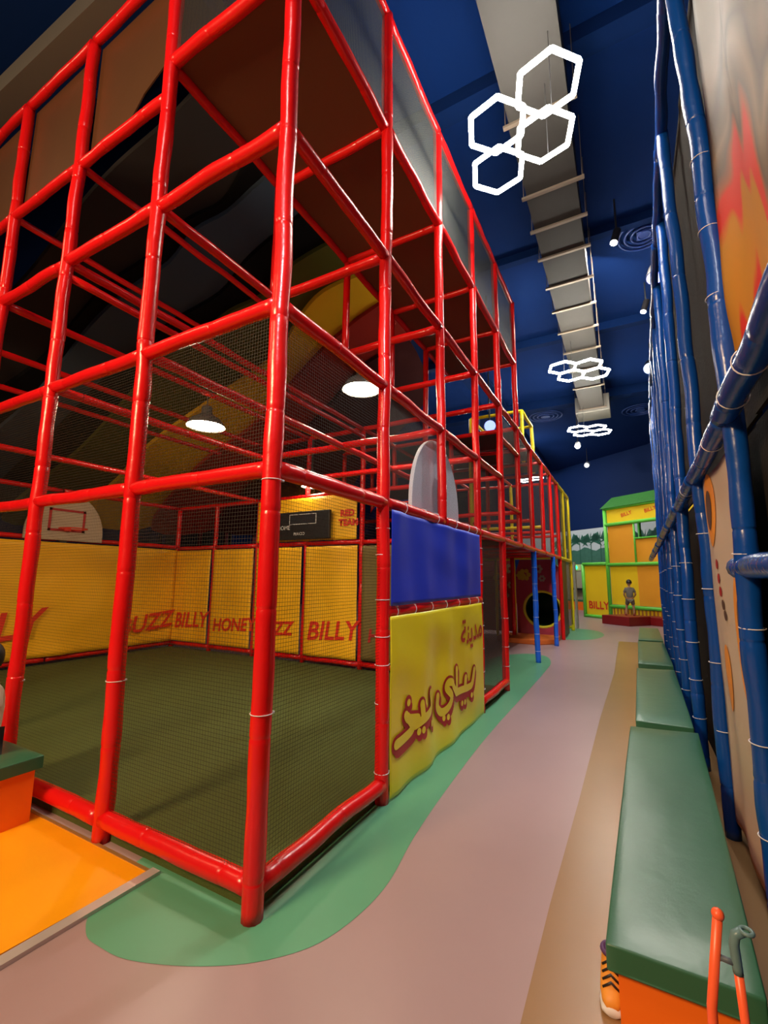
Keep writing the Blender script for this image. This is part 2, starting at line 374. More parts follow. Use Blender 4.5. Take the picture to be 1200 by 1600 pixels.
# decks (seen from below)
BRN = mat('deck_brown', (.13, .048, .020), .75)
def deck(i0, i1, j0, j1, z, m=BRN, t=.03):
    a, b = inF(P(i1, j0, z)), inF(P(i0, j1, z+t)); return link('deck_panel', bx(BM(), (a[0]+.03, a[1]+.03, a[2]), (b[0]-.03, b[1]-.03, b[2])), m, FR)
for j in range(5): deck(0, 1, j, j+1, L4+.01)
DKR = mat('deck_red', (.16, .012, .010), .6)
for j in range(4, 9): deck(0, 3, j, j+1, L1+.01, DKR)
for j in range(5, 8): deck(.05, 3, j, j+1, L3+.02, mat('deck_dark', (.03, .012, .014), .7))
deck(1, 3, 4, 5, L2+.02, mat('deck_dark', (0, 0, 0)))
# safety nets
def net(i0, j0, i1, j1, z0, z1, m, off=0, name='safety_net'):
    a, b = Vector(inF(P(i0, j0, z0))), Vector(inF(P(i1, j1, z0))); d = (b-a); w = d.length; d.normalize(); nn = d.cross(Z)
    return quad(name, FR, a+nn*off+d*.03, d, Z, w-.06, z1-z0, m)
for i in range(6):
    net(i, 0, i+1, 0, .16, L1-.04, NETL if i else NET); net(i, 0, i+1, 0, L1+.04, L2-.04, NET)
net(0, 0, 0, 1, .16, L1-.04, NET); net(0, 0, 0, 1, L1+.04, L2-.04, NET)
for j in (1, 2, 3): net(0, j, 0, j+1, L1+.04, L2-.04, NETF)
net(0, 3, 0, 4, .16, L1-.04, NETD)
for j in range(5):
    net(0, j, 0, j+1, L4+.04, L5-.04, NETG); net(1, j, 1, j+1, L4+.04, L5-.04, NETG)
net(0, 0, 1, 0, L4+.04, L5, NETF); net(0, 5, 1, 5, L4+.04, L5, NETF)
for j in range(4, 9): net(0, j, 0, j+1, L1+.04, 4.1, NETF)
a, b = inF(P(0, 9, .05)), inF(P(0, 10, L1-.05)); link('black_panel', bx(BM(), (a[0]-.02, a[1]+.05, a[2]), (a[0]+.02, b[1]-.05, b[2])), BLACK, FR)
net(0, 10, 0, 11, .2, L1-.04, NETD)
for j in (9, 10): net(0, j, 0, j+1, L1+.04, 4.1, NETD)
a = Vector(inF(P(5, 0, L2+.02)))
for i in range(6): quad('ceiling_net', FR, Vector(inF(P(i+1, 0, L2+.02))), X, Y, S, 4*S, NET)
for j in range(4): net(6, j, 6, j+1, 2.25, 3.05, NETF)
for i in (1, 2, 3): quad('safety_net', FR, Vector(inF(P(i, 9, L1))), X, Z, S, 2.0, NETF)
# tan fabric walls hung in the upper left bays
TAN = mat('tan_fabric', (.085, .040, .016), .35, vary=.12, vscale=1.2, bump=.2, bscale=2)
y_ = .05
x1, x2 = -S*1-.05, -S*2+.04
prism(BM(), [(0, 0)]*0 or [(0, 0), (1, 0), (1, 1)], 0, 1).free()
link('fabric_panel', prism(BM(), [(x2, 5.2), (x2+.45, 5.2), (x2+.75, 5.5), (x1, 5.68), (x1, 6.43), (x2, 6.43)], y_, y_+.01, f=lambda p, z: (p[0], z, p[1])), TAN, FR)
for i in range(2, 6): link('fabric_panel', bx(BM(), (-S*(i+1)+.04, y_, 5.2), (-S*i-.04, y_+.01, 6.43)), TAN, FR)

# ------------------------------------------------------------------ court floor, banners, boards
tag(link('turf_mat', bx(BM(), (GX-6*S, GY+.03, 0), (GX-.03, GY+4*S, .04)), mat('turf_green', (.068, .09, .012), .85, vary=.15, vscale=3, bump=.4, bscale=120)), 'olive green carpeted court floor inside the red frame', 'mat')
WHT = mat('white_paint', '#dcdde0', .5)
INK = mat('ink_red', (.72, .035, .012), .5)
INKD = mat('ink_dark_red', (.42, .02, .02), .5)
# big left-wall banner
o, d = cloth('banner', 'wide yellow banner lettered BILLY and BUZZ on left court wall', 'banner', (GX-6*S+.07, GY+4*S-.05, .17), -Y, Z, 4*S-.1, 1.96, BANY, seed=3, n=60, amp=.03)
LO = ((GX-6*S+.07, GY+4*S-.05, .17), -Y, Z)
# the wall faces +x, so text runs towards the viewer's right: +y
LO2 = (Vector((GX-6*S+.07, GY+.05, .17)), Y, Z)
def disp_flip(dd, w): return lambda a, b: dd(w-a, b)
text('lettering', o, 'BUZZ', *LO2, 3.55, .22, .46, INK, off=.06, shear=.25, rot=.10, bold=.01)
text('lettering', o, 'BILLY', *LO2, .75, .25, .62, INK, off=.06, shear=.25, rot=.10, bold=.012)
# back-wall banners
BB = [(6, 5, 'BILLY', 'first'), (5, 4, 'HONEY', ''), (4, 3, 'BUZZ', ''), (3, 2, 'BILLY', '')]
LB = ['yellow banner lettered BILLY next to the far left corner of court', 'yellow banner lettered HONEY on the back wall of court',
      'yellow banner lettered BUZZ, half hidden by the frame corner post', 'yellow banner lettered BILLY below the scoreboard, right end of court']
for k, (a, b, t, _) in enumerate(BB):
    og = (GX-S*a+.05, GY+4*S-.06, .18)
    o, d = cloth('banner', LB[k], 'banner', og, X, Z, S-.1, 1.93, BANY, seed=10+k, n=36, amp=.02)
    text('lettering', o, t, og, X, Z, .09, .28, .34 if t != 'BILLY' else .44, INK, disp=d, off=.012, shear=.22, rot=.06, bold=.009)
og = (GX-S*2+.05, GY+4*S-.06, .2)
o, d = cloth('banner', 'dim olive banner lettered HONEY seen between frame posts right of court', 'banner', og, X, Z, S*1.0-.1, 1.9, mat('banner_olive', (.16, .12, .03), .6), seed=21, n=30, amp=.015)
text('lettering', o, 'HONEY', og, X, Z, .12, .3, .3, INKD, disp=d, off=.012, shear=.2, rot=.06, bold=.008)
og = (GX-S*4+.02, GY+4*S-.05, 2.22)
o, d = cloth('banner', 'yellow banner lettered RED TEAM behind the black scoreboard', 'banner', og, X, Z, S*2-.1, .82, BANY, seed=25, n=40, amp=.012)
text('lettering', o, 'RED', og, X, Z, 2.0, .42, .16, INK, disp=d, off=.012, bold=.008)
text('lettering', o, 'TEAM', og, X, Z, 1.97, .25, .16, INK, disp=d, off=.012, bold=.008)
sb = thing('scoreboard', 'black electronic scoreboard reading HOME and PERIOD on yellow banner', 'scoreboard', (-5.95, GY+4*S-.14, 2.24))
link('case', bx(BM(), (0, -.05, 0), (1.32, .02, .52)), BLACK, sb, bevel=.015)
so = (0, -.052, 0)
link('display', bx(BM(), (.42, -.058, .29), (1.02, -.05, .46)), mat('display_dark', (.03, .03, .035), .2), sb)
bm = BM()
for a, b in (((.41, .28), (1.03, .29)), ((.41, .46), (1.03, .47)), ((.41, .28), (.42, .47)), ((1.02, .28), (1.03, .47))): bx(bm, (a[0], -.06, a[1]), (b[0], -.05, b[1]))
link('display_border', bm, WHT, sb)
text('lettering', sb, 'HOME', so, X, Z, .12, .19, .11, WHT, off=.006); text('lettering', sb, 'PERIOD', so, X, Z, .52, .08, .075, WHT, off=.006)
# backboards
def board_mesh(w, h, t):
    pts = [(-w/2, 0), (w/2, 0)] + [(w/2*math.cos(a), .12+(h-.12)*math.sin(a)) for a in [math.pi*i/28 for i in range(29)]]
    return prism(BM(), pts, -t/2, t/2, f=lambda p, z: (z, p[0], p[1]))
def backboard(label, loc, front, cm):
    t = thing('basketball_backboard', label, 'backboard', loc)
    link('board', board_mesh(1.28, .86, .04), cm, t, bevel=.006)
    s = front; bm = BM()
    for a, b in (((-.3, .16), (.3, .20)), ((-.3, .52), (.3, .56)), ((-.3, .16), (-.26, .56)), ((.26, .16), (.3, .56))): bx(bm, (s*.022, a[0], a[1]), (s*.03, b[0], b[1]))
    link('target_square', bm, INKD, t)
    bm = BM(); tube(bm, [(s*(.25+.21*math.cos(q)), .21*math.sin(q), .2) for q in [i*math.pi/10 for i in range(21)]], .011, n=6, cap=False); bx(bm, (min(0, s*.08), -.05, .17), (max(0, s*.08), .05, .23))
    link('hoop', bm, INK, t, smooth=False)
    link('bracket', bx(BM(), (-s*.06-.02, -.05, -.1), (-s*.06+.03, .05, .5)), mat('steel_dark', (.1, .1, .11), .5, metal=.7), t)
    return t
backboard('cream basketball backboard with red square above left court wall', (GX-6*S+.08, 4.25, 2.17), 1, mat('board_cream', '#b9a78f', .5))
backboard('back of white rounded basketball backboard above the blue banner', (GX-.11, 4.30, 2.13), -1, mat('board_white', '#e6eeff', .45))
# blue and lemon banners on the right face
BX = GX+.05
og = (BX, GY+S+.04, 1.345)
cloth('banner', 'plain royal blue banner tied under the red rail beside walkway', 'banner', og, Y, Z, 2*S-.15, L1-.05-1.345, BANB, seed=31, n=70, amp=.018, k=1.3)
og = (BX, GY+S+.03, .02)
YB, yd = cloth('banner', 'lemon yellow banner with red Arabic lettering tied beside walkway', 'banner', og, Y, Z, 2*S-.11, 1.25, BANL, seed=33, n=80, amp=.028, k=1.1)
def artext(s, x, y, size, **k):
    text('lettering', YB, s, og, Y, Z, x, y, size, INKD, disp=yd, off=.008, bold=k.get('b', .03), rot=k.get('rot', 0), sx=k.get('sx', 1))
    if k.get('fill'): text('lettering', YB, s, og, Y, Z, x, y, size, BANL, disp=yd, off=.011, bold=k['fill'], rot=k.get('rot', 0), sx=k.get('sx', 1), label='yellow Arabic lettering over its red outline')
artext('\uFE94\uFEE8\uFEF3\uFEAA\uFEE3', 1.55, .85, .34, b=.006, sx=1.0, rot=.04)
def strokes(paths, rad, m, off, dx=0, dz=0, label=None):
    bm = BM(); O = Vector(og); k = 0
    def P3(x, y): 
        return O+Y*(x+dx)+Z*(y+dz)+X*(yd(x+dx, y+dz)+off+k*2e-5)
    for p in paths:
        q = [Vector(c) for c in p]; dense = []
        if len(q) > 1:
            for i in range(len(q)-1):
                p0, p1, p2, p3 = q[max(i-1, 0)], q[i], q[i+1], q[min(i+2, len(q)-1)]
                for j in range(6):
                    t = j/6; dense.append(.5*((2*p1)+(p2-p0)*t+(2*p0-5*p1+4*p2-p3)*t*t+(-p0+3*p1-3*p2+p3)*t**3))
            dense.append(q[-1])
        else: dense = q
        for c in dense:
            k += 1; f = bm.faces.new([bm.verts.new(P3(c.x+rad*math.cos(a), c.y+rad*math.sin(a)*.95)) for a in [i*math.pi/8 for i in range(16)]])
        for c, e in zip(dense, dense[1:]):
            d = (e-c); 
            if d.length < 1e-4: continue
            n_ = Vector((-d.y, d.x)).normalized()*rad; k += 1
            bm.faces.new([bm.verts.new(P3(w.x, w.y)) for w in (c-n_, e-n_, e+n_, c+n_)])
    o_ = link('lettering', bm, m, YB)
    if label: o_['label'] = label
ARAB = [[(1.91, 0.557), (1.858, 0.432), (1.775, 0.404), (1.53, 0.418), (1.373, 0.427)], [(1.671, 0.515), (1.65, 0.415)], [(1.425, 0.638), (1.395, 0.466), (1.365, 0.431)], [(1.365, 0.431), (1.276, 0.507), (1.257, 0.546), (1.159, 0.565), (1.115, 0.522), (1.221, 0.431), (1.159, 0.35), (1.028, 0.327), (0.936, 0.394), (0.945, 0.482)], [(0.711, 0.568), (0.739, 0.448), (0.651, 0.419), (0.523, 0.402), (0.403, 0.386)], [(0.511, 0.524), (0.529, 0.415)], [(0.256, 0.495), (0.298, 0.46), (0.44, 0.431)], [(0.281, 0.478), (0.359, 0.398), (0.332, 0.359), (0.215, 0.341), (0.076, 0.339)]]
DOTS = [(1.834, 0.309), (1.567, 0.283), (1.648, 0.278), (1.065, 0.27), (1.148, 0.259), (0.298, 0.579), (0.722, 0.319), (0.454, 0.326), (0.525, 0.322)]
YL_ = 'yellow Arabic lettering over its red outline'
for wd in (ARAB[:4], ARAB[4:]):
    strokes(wd, .066, INKD, .006, .004, -.008); strokes(wd, .055, INKD, .0075, .028, -.045); strokes(wd, .036, BANL, .0125, label=YL_)
for d in DOTS:
    strokes([[d]], .058, INKD, .009); strokes([[d]], .045, INKD, .010, .02, -.035); strokes([[d]], .029, BANL, .0145, label=YL_)

# ------------------------------------------------------------------ rainbow relief above the court
SL = Vector((1, 0, .55)).normalized(); RO = Vector((-4.5, 0, 7.45))
camO = Vector((0, 0, H)); NS = SL.cross(Y); NS = -NS if NS.z < 0 else NS
rw = thing('rainbow_canopy', 'sloping canopy of curved grey, green, yellow and red bands above court', 'canopy', RO)
def sp(p, lift):   # (along slope, y) to 3D, relative to the thing
    return SL*p[0]+Y*p[1]-NS*lift
BANDS = [('charcoal', (0.03, 0.027, 0.028), [(-5.21, 2.59), (-4.02, 2.62), (-3.03, 2.69), (-2.05, 2.71), (-1.24, 2.78), (-0.35, 2.94), (0.41, 3.03), (1.35, 3.24), (0.8099999999999999, 4.14), (0.16999999999999998, 4.05), (-0.48, 4.12), (-1.0499999999999998, 3.91), (-1.9299999999999997, 3.8000000000000003), (-2.65, 3.6100000000000003), (-3.4099999999999997, 3.5700000000000003), (-4.55, 3.52), (-6.13, 3.23)]), ('black', (0.006, 0.006, 0.007), [(-6.25, 3.11), (-4.67, 3.4), (-3.53, 3.45), (-2.77, 3.49), (-2.05, 3.68), (-1.17, 3.79), (-0.6, 4.0), (0.05, 3.93), (0.69, 4.02), (0.79, 4.44), (0.12, 4.29), (-0.52, 4.21), (-1.06, 4.03), (-1.7200000000000002, 4.04), (-2.4499999999999997, 3.85), (-3.36, 3.74), (-4.3999999999999995, 3.75), (-5.4799999999999995, 3.73), (-7.14, 3.5900000000000003)]), ('slate', (0.05, 0.075, 0.11), [(-7.26, 3.47), (-5.6, 3.61), (-4.52, 3.63), (-3.48, 3.62), (-2.57, 3.73), (-1.84, 3.92), (-1.18, 3.91), (-0.64, 4.09), (-0.0, 4.17), (0.67, 4.32), (0.68, 5.19), (-0.22000000000000003, 4.95), (-0.92, 4.87), (-1.6099999999999999, 4.92), (-2.56, 4.63), (-3.4, 4.5200000000000005), (-4.24, 4.41), (-5.9399999999999995, 4.3500000000000005), (-8.270000000000001, 4.21)]), ('painted_shadow', (0.006, 0.006, 0.006), [(-8.39, 4.09), (-6.06, 4.23), (-4.36, 4.29), (-3.52, 4.4), (-2.68, 4.51), (-1.73, 4.8), (-1.04, 4.75), (-0.34, 4.83), (0.56, 5.07), (0.68, 5.93), (-0.33, 5.47), (-1.1400000000000001, 5.45), (-1.7400000000000002, 5.21), (-2.51, 5.1000000000000005), (-3.25, 4.93), (-4.22, 4.89), (-6.1, 4.9), (-8.9, 4.67)]), ('olive_green', (0.09, 0.085, 0.014), [(-9.02, 4.55), (-6.22, 4.78), (-4.34, 4.77), (-3.37, 4.81), (-2.63, 4.98), (-1.86, 5.09), (-1.26, 5.33), (-0.45, 5.35), (0.56, 5.81), (0.94, 6.93), (0.32999999999999996, 6.5200000000000005), (-0.35, 6.22), (-1.0, 6.2700000000000005), (-1.6800000000000002, 6.49), (-2.27, 6.5), (-3.61, 6.22), (-5.25, 5.93), (-6.6, 5.98), (-8.520000000000001, 6.1000000000000005)]), ('yellow', (0.75, 0.42, 0.015), [(-8.64, 5.98), (-6.72, 5.86), (-5.37, 5.81), (-3.73, 6.1), (-2.39, 6.38), (-1.8, 6.37), (-1.12, 6.15), (-0.47, 6.1), (0.21, 6.4), (0.82, 6.81), (0.56, 7.54), (-0.04000000000000001, 7.26), (-0.63, 7.2), (-1.08, 7.18), (-2.06, 7.28), (-3.82, 7.5), (-5.51, 7.28), (-8.38, 7.88)]), ('dark_red', (0.30, 0.02, 0.012), [(-8.5, 7.76), (-5.63, 7.16), (-3.94, 7.38), (-2.18, 7.16), (-1.2, 7.06), (-0.75, 7.08), (-0.16, 7.14), (0.44, 7.42), (0.24, 8.68), (-0.38, 8.44), (-1.0099999999999998, 8.34), (-2.17, 8.6), (-4.45, 8.989999999999998), (-7.909999999999999, 9.75)]), ('maroon', (0.05, 0.008, 0.008), [(-8.03, 9.63), (-4.57, 8.87), (-2.29, 8.48), (-1.13, 8.22), (-0.5, 8.32), (0.12, 8.56), (-0.68, 11.069999999999999), (-3.1599999999999997, 11.809999999999999), (-6.97, 13.53)])]  # near-black band before the olive paints the shade under the slate layer
for k, (nm, col, pts) in enumerate(BANDS):
    link('curved_band', prism(BM(), smooth_poly([Vector(p) for p in pts], 4), -.10*k, -.10*k+.09, f=lambda p, z: tuple(sp(p, -z))), mat('canopy_'+nm, col, .9, .1, bump=.1, bscale=2), rw)['label'] = nm.replace('_', ' ')+' curved band'

# ------------------------------------------------------------------ lights in view
def hexlamp(label, centers, z, r, w, rz0=0, s=HEX_STRENGTH, wires=True):
    cx = sum(c[0] for c in centers)/len(centers); cy = sum(c[1] for c in centers)/len(centers)
    t = thing('hexagon_lamp', label, 'ceiling light', (cx, cy, z), 0, None)
    em = mat('hex_glow_%d' % s, (1, .96, .86), .5, emit=s)
    for (x, y) in centers:
        bm = BM(); N = 6
        for k in range(N):
            a0, a1 = rz0+k*math.pi/3, rz0+(k+1)*math.pi/3
            tube(bm, [(x-cx+r*math.cos(a0), y-cy+r*math.sin(a0), 0), (x-cx+r*math.cos(a1), y-cy+r*math.sin(a1), 0)], w, n=8, step=1)
        link('hexagon_tube', bm, em, t, smooth=True)
    if wires:
        bm = BM()
        for (x, y) in centers[::2]: tube(bm, [(x-cx, y-cy+r, .02), (x-cx, y-cy+r, CEIL-z)], .004, n=5, step=9)
        link('hanging_wire', bm, mat('steel_dark', (.1, .1, .11)), t)
    return t
def cluster(cx, cy, r, rz, layout):
    d = r*math.sqrt(3); a = rz+math.pi/6
    e1 = (d*math.cos(a), d*math.sin(a)); e2 = (d*math.cos(a+math.pi/3), d*math.sin(a+math.pi/3))
    return [(cx+e1[0]*p+e2[0]*q, cy+e1[1]*p+e2[1]*q) for p, q in layout]
# measured centres of the nearest cluster
hexlamp('nearest bright cluster of four hexagon tubes hanging under the duct', [(-.379, 3.708), (-.883, 3.87), (-.485, 4.196), (-.996, 4.362)], 6.0, .285, .024, rz0=math.radians(-14))
hexlamp('second cluster of hexagon tube lights along the ceiling duct', cluster(-.98, 9.62, .285, math.radians(-14), [(0, 0), (1, 0), (0, 1), (1, 1), (2, -1)][:4]), 6.0, .285, .024, rz0=math.radians(-14))
hexlamp('third, farthest cluster of hexagon lights beyond the duct end', cluster(-1.1, 14.0, .285, math.radians(-14), [(0, 0), (1, 0), (0, 1), (1, 1)]), 6.0, .285, .024, rz0=math.radians(-14))
hexlamp('hexagon light cluster glowing just above the far red posts', cluster(-4.2, 13.6, .30, 0, [(0, 0), (1, 0), (0, 1)]), 5.6, .30, .018)
hexlamp('small hexagon light cluster above the yellow end posts', cluster(-3.9, 20.0, .32, 0, [(0, 0), (1, 0), (0, 1)]), 6.0, .32, .02)
hexlamp('tiny hexagon lights beyond the left back corner of court', cluster(-14, 12.2, .3, 0, [(0, 0), (1, 0), (2, 0)]), 5.5, .3, .02, s=30)
PL1, PL2 = (-5.285, 4.22, 3.71), (-2.845, 4.56, 3.91)
def pendant(label, loc, r, drop, s=75):
    t = thing('pendant_lamp', label, 'ceiling light', loc)
    prof = [(r, 0), (r*.96, .03), (r*.75, .11), (r*.4, .17), (r*.28, .2), (r*.26, .3), (.02, .33)]
    bm = BM(); n = 28; rg = [[bm.verts.new((q*math.cos(2*math.pi*k/n), q*math.sin(2*math.pi*k/n), z)) for k in range(n)] for q, z in prof]
    for a, b in zip(rg, rg[1:]):
        for k in range(n): bm.faces.new((a[k], a[(k+1) % n], b[(k+1) % n], b[k]))
    link('lamp_shade', bm, mat('shade_grey', (.25, .25, .24), .4, metal=.6), t, smooth=True)
    bm = BM(); bmesh.ops.create_circle(bm, cap_ends=True, radius=r*.93, segments=28)
    for q in bm.faces: q.normal_flip()
    link('diffuser', bm, mat('pendant_glow', (1, .86, .6), .5, emit=s), t).location.z = .012
    link('cord', tube(BM(), [(0, 0, .33), (0, 0, drop)], .008, n=6, step=9), BLACK, t)
pendant('round pendant lamp above the court between two left front posts', PL1, .27, .5)
pendant('round pendant lamp with silver dome glowing behind the walkway post', PL2, .24, .42)
pendant('small far pendant lamp over the right back of court', (-5.187, 6.6, 3.246), .2, 0.954)
DUCT = mat('duct_metal', (.034, .031, .028), .6, .2, metal=.1, bump=.12, bscale=1.2)
dt = thing('air_duct', 'long rectangular galvanised air duct under the dark blue ceiling', 'duct', (-.6, 3, 6.95))
def dx(y): return (-.02*(y-3), 0)
ys = [-3, 3.3, 4.75, 5.9, 6.6, 7.3, 8.15, 9.0, 9.9, 10.9, 12, 13.2, 15.0]
for k, (a, b) in enumerate(zip(ys, ys[1:])):
    o0 = -.012*(a-3); bm = BM(); bx(bm, (-.33+o0, a-3+.01, 0), (.33+o0, b-3-.01, .45)); link('duct_section', bm, DUCT, dt)
    bm = BM(); bx(bm, (-.40+o0, b-3-.025, -.035), (.42+o0, b-3+.025, -.005)); bx(bm, (-.38+o0, b-3-.008, -.005), (-.372+o0, b-3+.008, .95)); bx(bm, (.39+o0, b-3-.008, -.005), (.398+o0, b-3+.008, .95)); link('hanger', bm, mat('hanger_metal', (.22, .17, .13), .5, metal=.5), dt)
link('end_box', bx(BM(), (-.62, 12.0, -.12), (.38, 12.9, .42)), mat('duct_dark', (.2, .19, .17), .5, metal=.5), dt, bevel=.02)
dg = thing('air_duct', 'grey duct crossing the ceiling at top left corner', 'duct', (-9, 1.72, 7.1)); dg.rotation_euler.z = .03
link('duct_section', bx(BM(), (-7, -.11, 0), (8, .11, .25)), mat('duct_dark', (0, 0, 0)), dg)
def diffuser(label, loc, r):
    t = thing('air_diffuser', label, 'vent', loc)
    for q in (1, .75, .5, .25):
        link('ring', tube(BM(), [(r*q*math.cos(a), r*q*math.sin(a), -.03*(1-q)) for a in [i*math.pi/16 for i in range(33)]], .022, n=6, step=1, cap=False), mat('diffuser_blue', (.02, .06, .3), .4), t, smooth=True)
    link('plate', bx(BM(), (-.12, -.12, -.03), (.12, .12, .03)), mat('diffuser_blue', (0, 0, 0)), t)
diffuser('round dark blue air diffuser in ceiling near the blue frame top', (.62, 8.7, 7.84), .42)
diffuser('faint round air diffuser in ceiling over the yellow tower', (-2.5, 17.6, 7.84), .6)
diffuser('round air diffuser far off beside the blue frame', (.72, 18.5, 7.84), .6)
def spot(label, loc, tgt, color, s, r=.06, L=.3, hood=BLACK):
    t = thing('spotlight', label, 'spotlight', loc); q = (Vector(tgt)-Vector(loc)).to_track_quat('-Z', 'Y'); t.rotation_euler = q.to_euler()
    link('housing', tube(BM(), [(0, 0, 0), (0, 0, L)], r, n=14, step=9), hood, t, smooth=False)
    bm = BM(); bmesh.ops.create_circle(bm, cap_ends=True, radius=r*.9, segments=16)
    for f in bm.faces: f.normal_flip()
    link('lens', bm, mat('spot_glow_%s' % label[:8], color, .5, emit=s), t).location.z = -.004
    top = Vector(loc)+q @ Vector((0, 0, L*.8)); inv = q.inverted()
    link('stem', tube(BM(), [inv @ (top-Vector(loc)), inv @ (Vector((top.x, top.y, CEIL))-Vector(loc))], .015, n=6, step=9), BLACK, t)
spot('black ceiling spotlight right of the duct, nearest one', (.11, 7.6, 7.05), (-1.5, 5, 0), (1, .9, .75), 40)
spot('ceiling spotlight glowing white beside blue frame', (.60, 10.3, 7.2), (-1.5, 8, 0), (1, .95, .9), 40)
spot('white ceiling spotlight between the far hexagon lights', (-1.25, 15.5, 5.9), (-1.0, 8, 2), (1, .98, .95), 30, r=.09, hood=WHT)
spot('small unlit-looking white ceiling spotlight below the farthest hexagons', (-1.5, 23, 7.0), (-2, 14, 3), (.7, .7, .7), 2, r=.12, hood=WHT)
spot('pale blue lamp peeking past the upper blue frame edge', (.74, 9.0, 7.1), (-.5, 6, 2), (.30, .34, 1), 3, r=.14)
spot('lower pale blue lamp peeking past the blue frame edge', (.80, 13.1, 7.1), (-.5, 8, 3), (.45, .6, 1), 2.5, r=.16)
spot('blue glowing lamp inside the upper right bays of red frame', (-2.4, 9.0, 4.75), (-.9, 4, 3.5), (.25, .35, 1), 2.2, r=.13)

# ------------------------------------------------------------------ blue frame on the right
RX = .55
BF = thing('climbing_frame', 'blue padded pipe climbing frame along the right edge behind benches', 'climbing frame', (RX*.83, 2.95*.83, 0))
K = .83
def tB(p): return Vector((p[0]*K, p[1]*K, 0 if p[2] == 0 else H+(p[2]-H)*K))
def inB(p): return tuple(tB(p)-Vector((RX*K, 2.95*K, 0)))
def bpad(pts, r=.05, name='post', ties=(), wob=.14, **k): return pad(name, BF, [inB(p) for p in pts], r*.84, BLUE, ties=ties, wob=wob, **k)
bpad([(RX-.02, 3.03, 0), (RX-.02, 3.0, .7), (RX-.02, 2.92, 1.7), (RX-.02, 2.90, 2.7), (RX-.01, 3.0, 4.2), (RX-.02, 3.25, 5.95)], .052, ties=(.1, .17, .26, .32, .55, .62, .7))
bpad([(RX, 4.39, 0), (RX, 4.38, 1.4), (RX-.01, 4.36, 2.6), (RX, 4.42, 4.4), (RX, 4.62, 5.9)], .052, ties=(.12, .2, .29, .36, .6))
yb = [5.75, 7.1, 8.4, 9.7, 11.0, 12.4, 13.8]
for k, y in enumerate(yb):
    x = RX+[.03, .05, .08, .11, .15, .19, .22][k]
    bpad([(x-.05, y, 0), (x-.06, y-.05, 1.4), (x-.03, y, 2.7), (x, y+.05, 4.4), (x+.02, y+.15, 5.9)], .055, ties=(.08, .14, .2, .27, .33))
bpad([(RX, .2, 1.62), (RX-.02, 3.08, 1.62)], .058, name='rail', wob=.1)
bpad([(RX-.03, .4, 2.55), (RX-.05, 1.6, 2.5), (RX-.05, 2.9, 2.44)], .062, name='rail', ties=(.75, .9), wob=.12)
for a, b in zip([2.9, 4.38]+yb, [4.38]+yb): bpad([(RX-.05, a, 2.42-(a-2.9)*.03), (RX-.04, b, 2.42-(b-2.9)*.03)], .055, name='rail', ties=(.3,) if a < 5 else (), wob=.05)
tp = [(.50, 3.2), (.54, 4.9), (.57, 6.3), (.61, 8.1), (.66, 10), (.71, 12), (.8, 14.0)]
for (xa, a), (xb, b) in zip(tp, tp[1:]): bpad([(xa, a, 5.9), (xb, b, 5.9)], .05, name='rail')
bpad([(RX-.02, 1.45, 0), (RX-.02, 1.45, 6.2)], .055)
bpad([(RX-.08, .6, .42), (RX-.06, 1.95, .42)], .065, name='rail')
DARKP = mat('dark_padding', (.018, .015, .012), .9, .1, bump=.15, bscale=60)
for k, (a, b) in enumerate(zip([.2, 1.45, 3.0, 4.38]+yb, [1.45, 3.0, 4.38]+yb)):
    for z0, z1 in ((0, 2.4), (2.45, 5.9)): link('black_net', bx(BM(), inB((RX+.09+.012*k, a, z0)), inB((RX+.11+.012*k, b, z1))), DARKP, BF)
# poster in the lower bay
og = (RX*K+.01, 3.60, .12)
PST = mat('poster_cream', '#cdbdaa', .5, bump=.1, bscale=4)
o, d = cloth('poster', 'cream poster with orange rings hanging in the blue frame above bench', 'poster', og, -Y, Z, 1.15, 2.08, PST, seed=41, n=50, amp=.018)
ORG = mat('poster_orange', (.85, .33, .03), .5); ORD = mat('poster_brown', (.10, .05, .03), .6)
def ellipse(parent, name, cx, cy, rx, ry, m, off):
    cx, cy, rx, ry = cx*K, cy*K+.185, rx*K, ry*K
    bm = BM(); O, U, V = Vector(og), -Y, Z; nn = U.cross(V); vs = []
    c = bm.verts.new(O+U*cx+V*cy+nn*(d(cx, cy)+off))
    for rr_ in (.33, .66, 1):
        vs.append([bm.verts.new(O+U*(cx+rx*rr_*math.cos(t))+V*(cy+ry*rr_*math.sin(t))+nn*(d(cx+rx*rr_*math.cos(t), cy+ry*rr_*math.sin(t))+off)) for t in [i*math.pi/14 for i in range(28)]])
    for i in range(28):
        bm.faces.new((c, vs[0][i], vs[0][(i+1) % 28]))
        for a, b in zip(vs, vs[1:]): bm.faces.new((a[i], b[i], b[(i+1) % 28], a[(i+1) % 28]))
    link(name, bm, m, parent)
for cx, cy, rx, ry in ((.32, 2.02, .18, .27), (.98, 1.18, .22, .40), (.42, .85, .12, .22)):
    ellipse(o, 'orange_ring', cx, cy, rx, ry, ORG, .004)
    if rx > .15: ellipse(o, 'dark_opening', cx-.01, cy, rx*.5, ry*.55, ORD, .007)
for i, (cx, cy) in enumerate(((.42, 1.62), (.45, 1.52), (.47, 1.43), (.5, 1.34), (.52, 1.27))): ellipse(o, 'small_letter', cx, cy, .035, .035, INKD if i < 3 else ORD, .004)
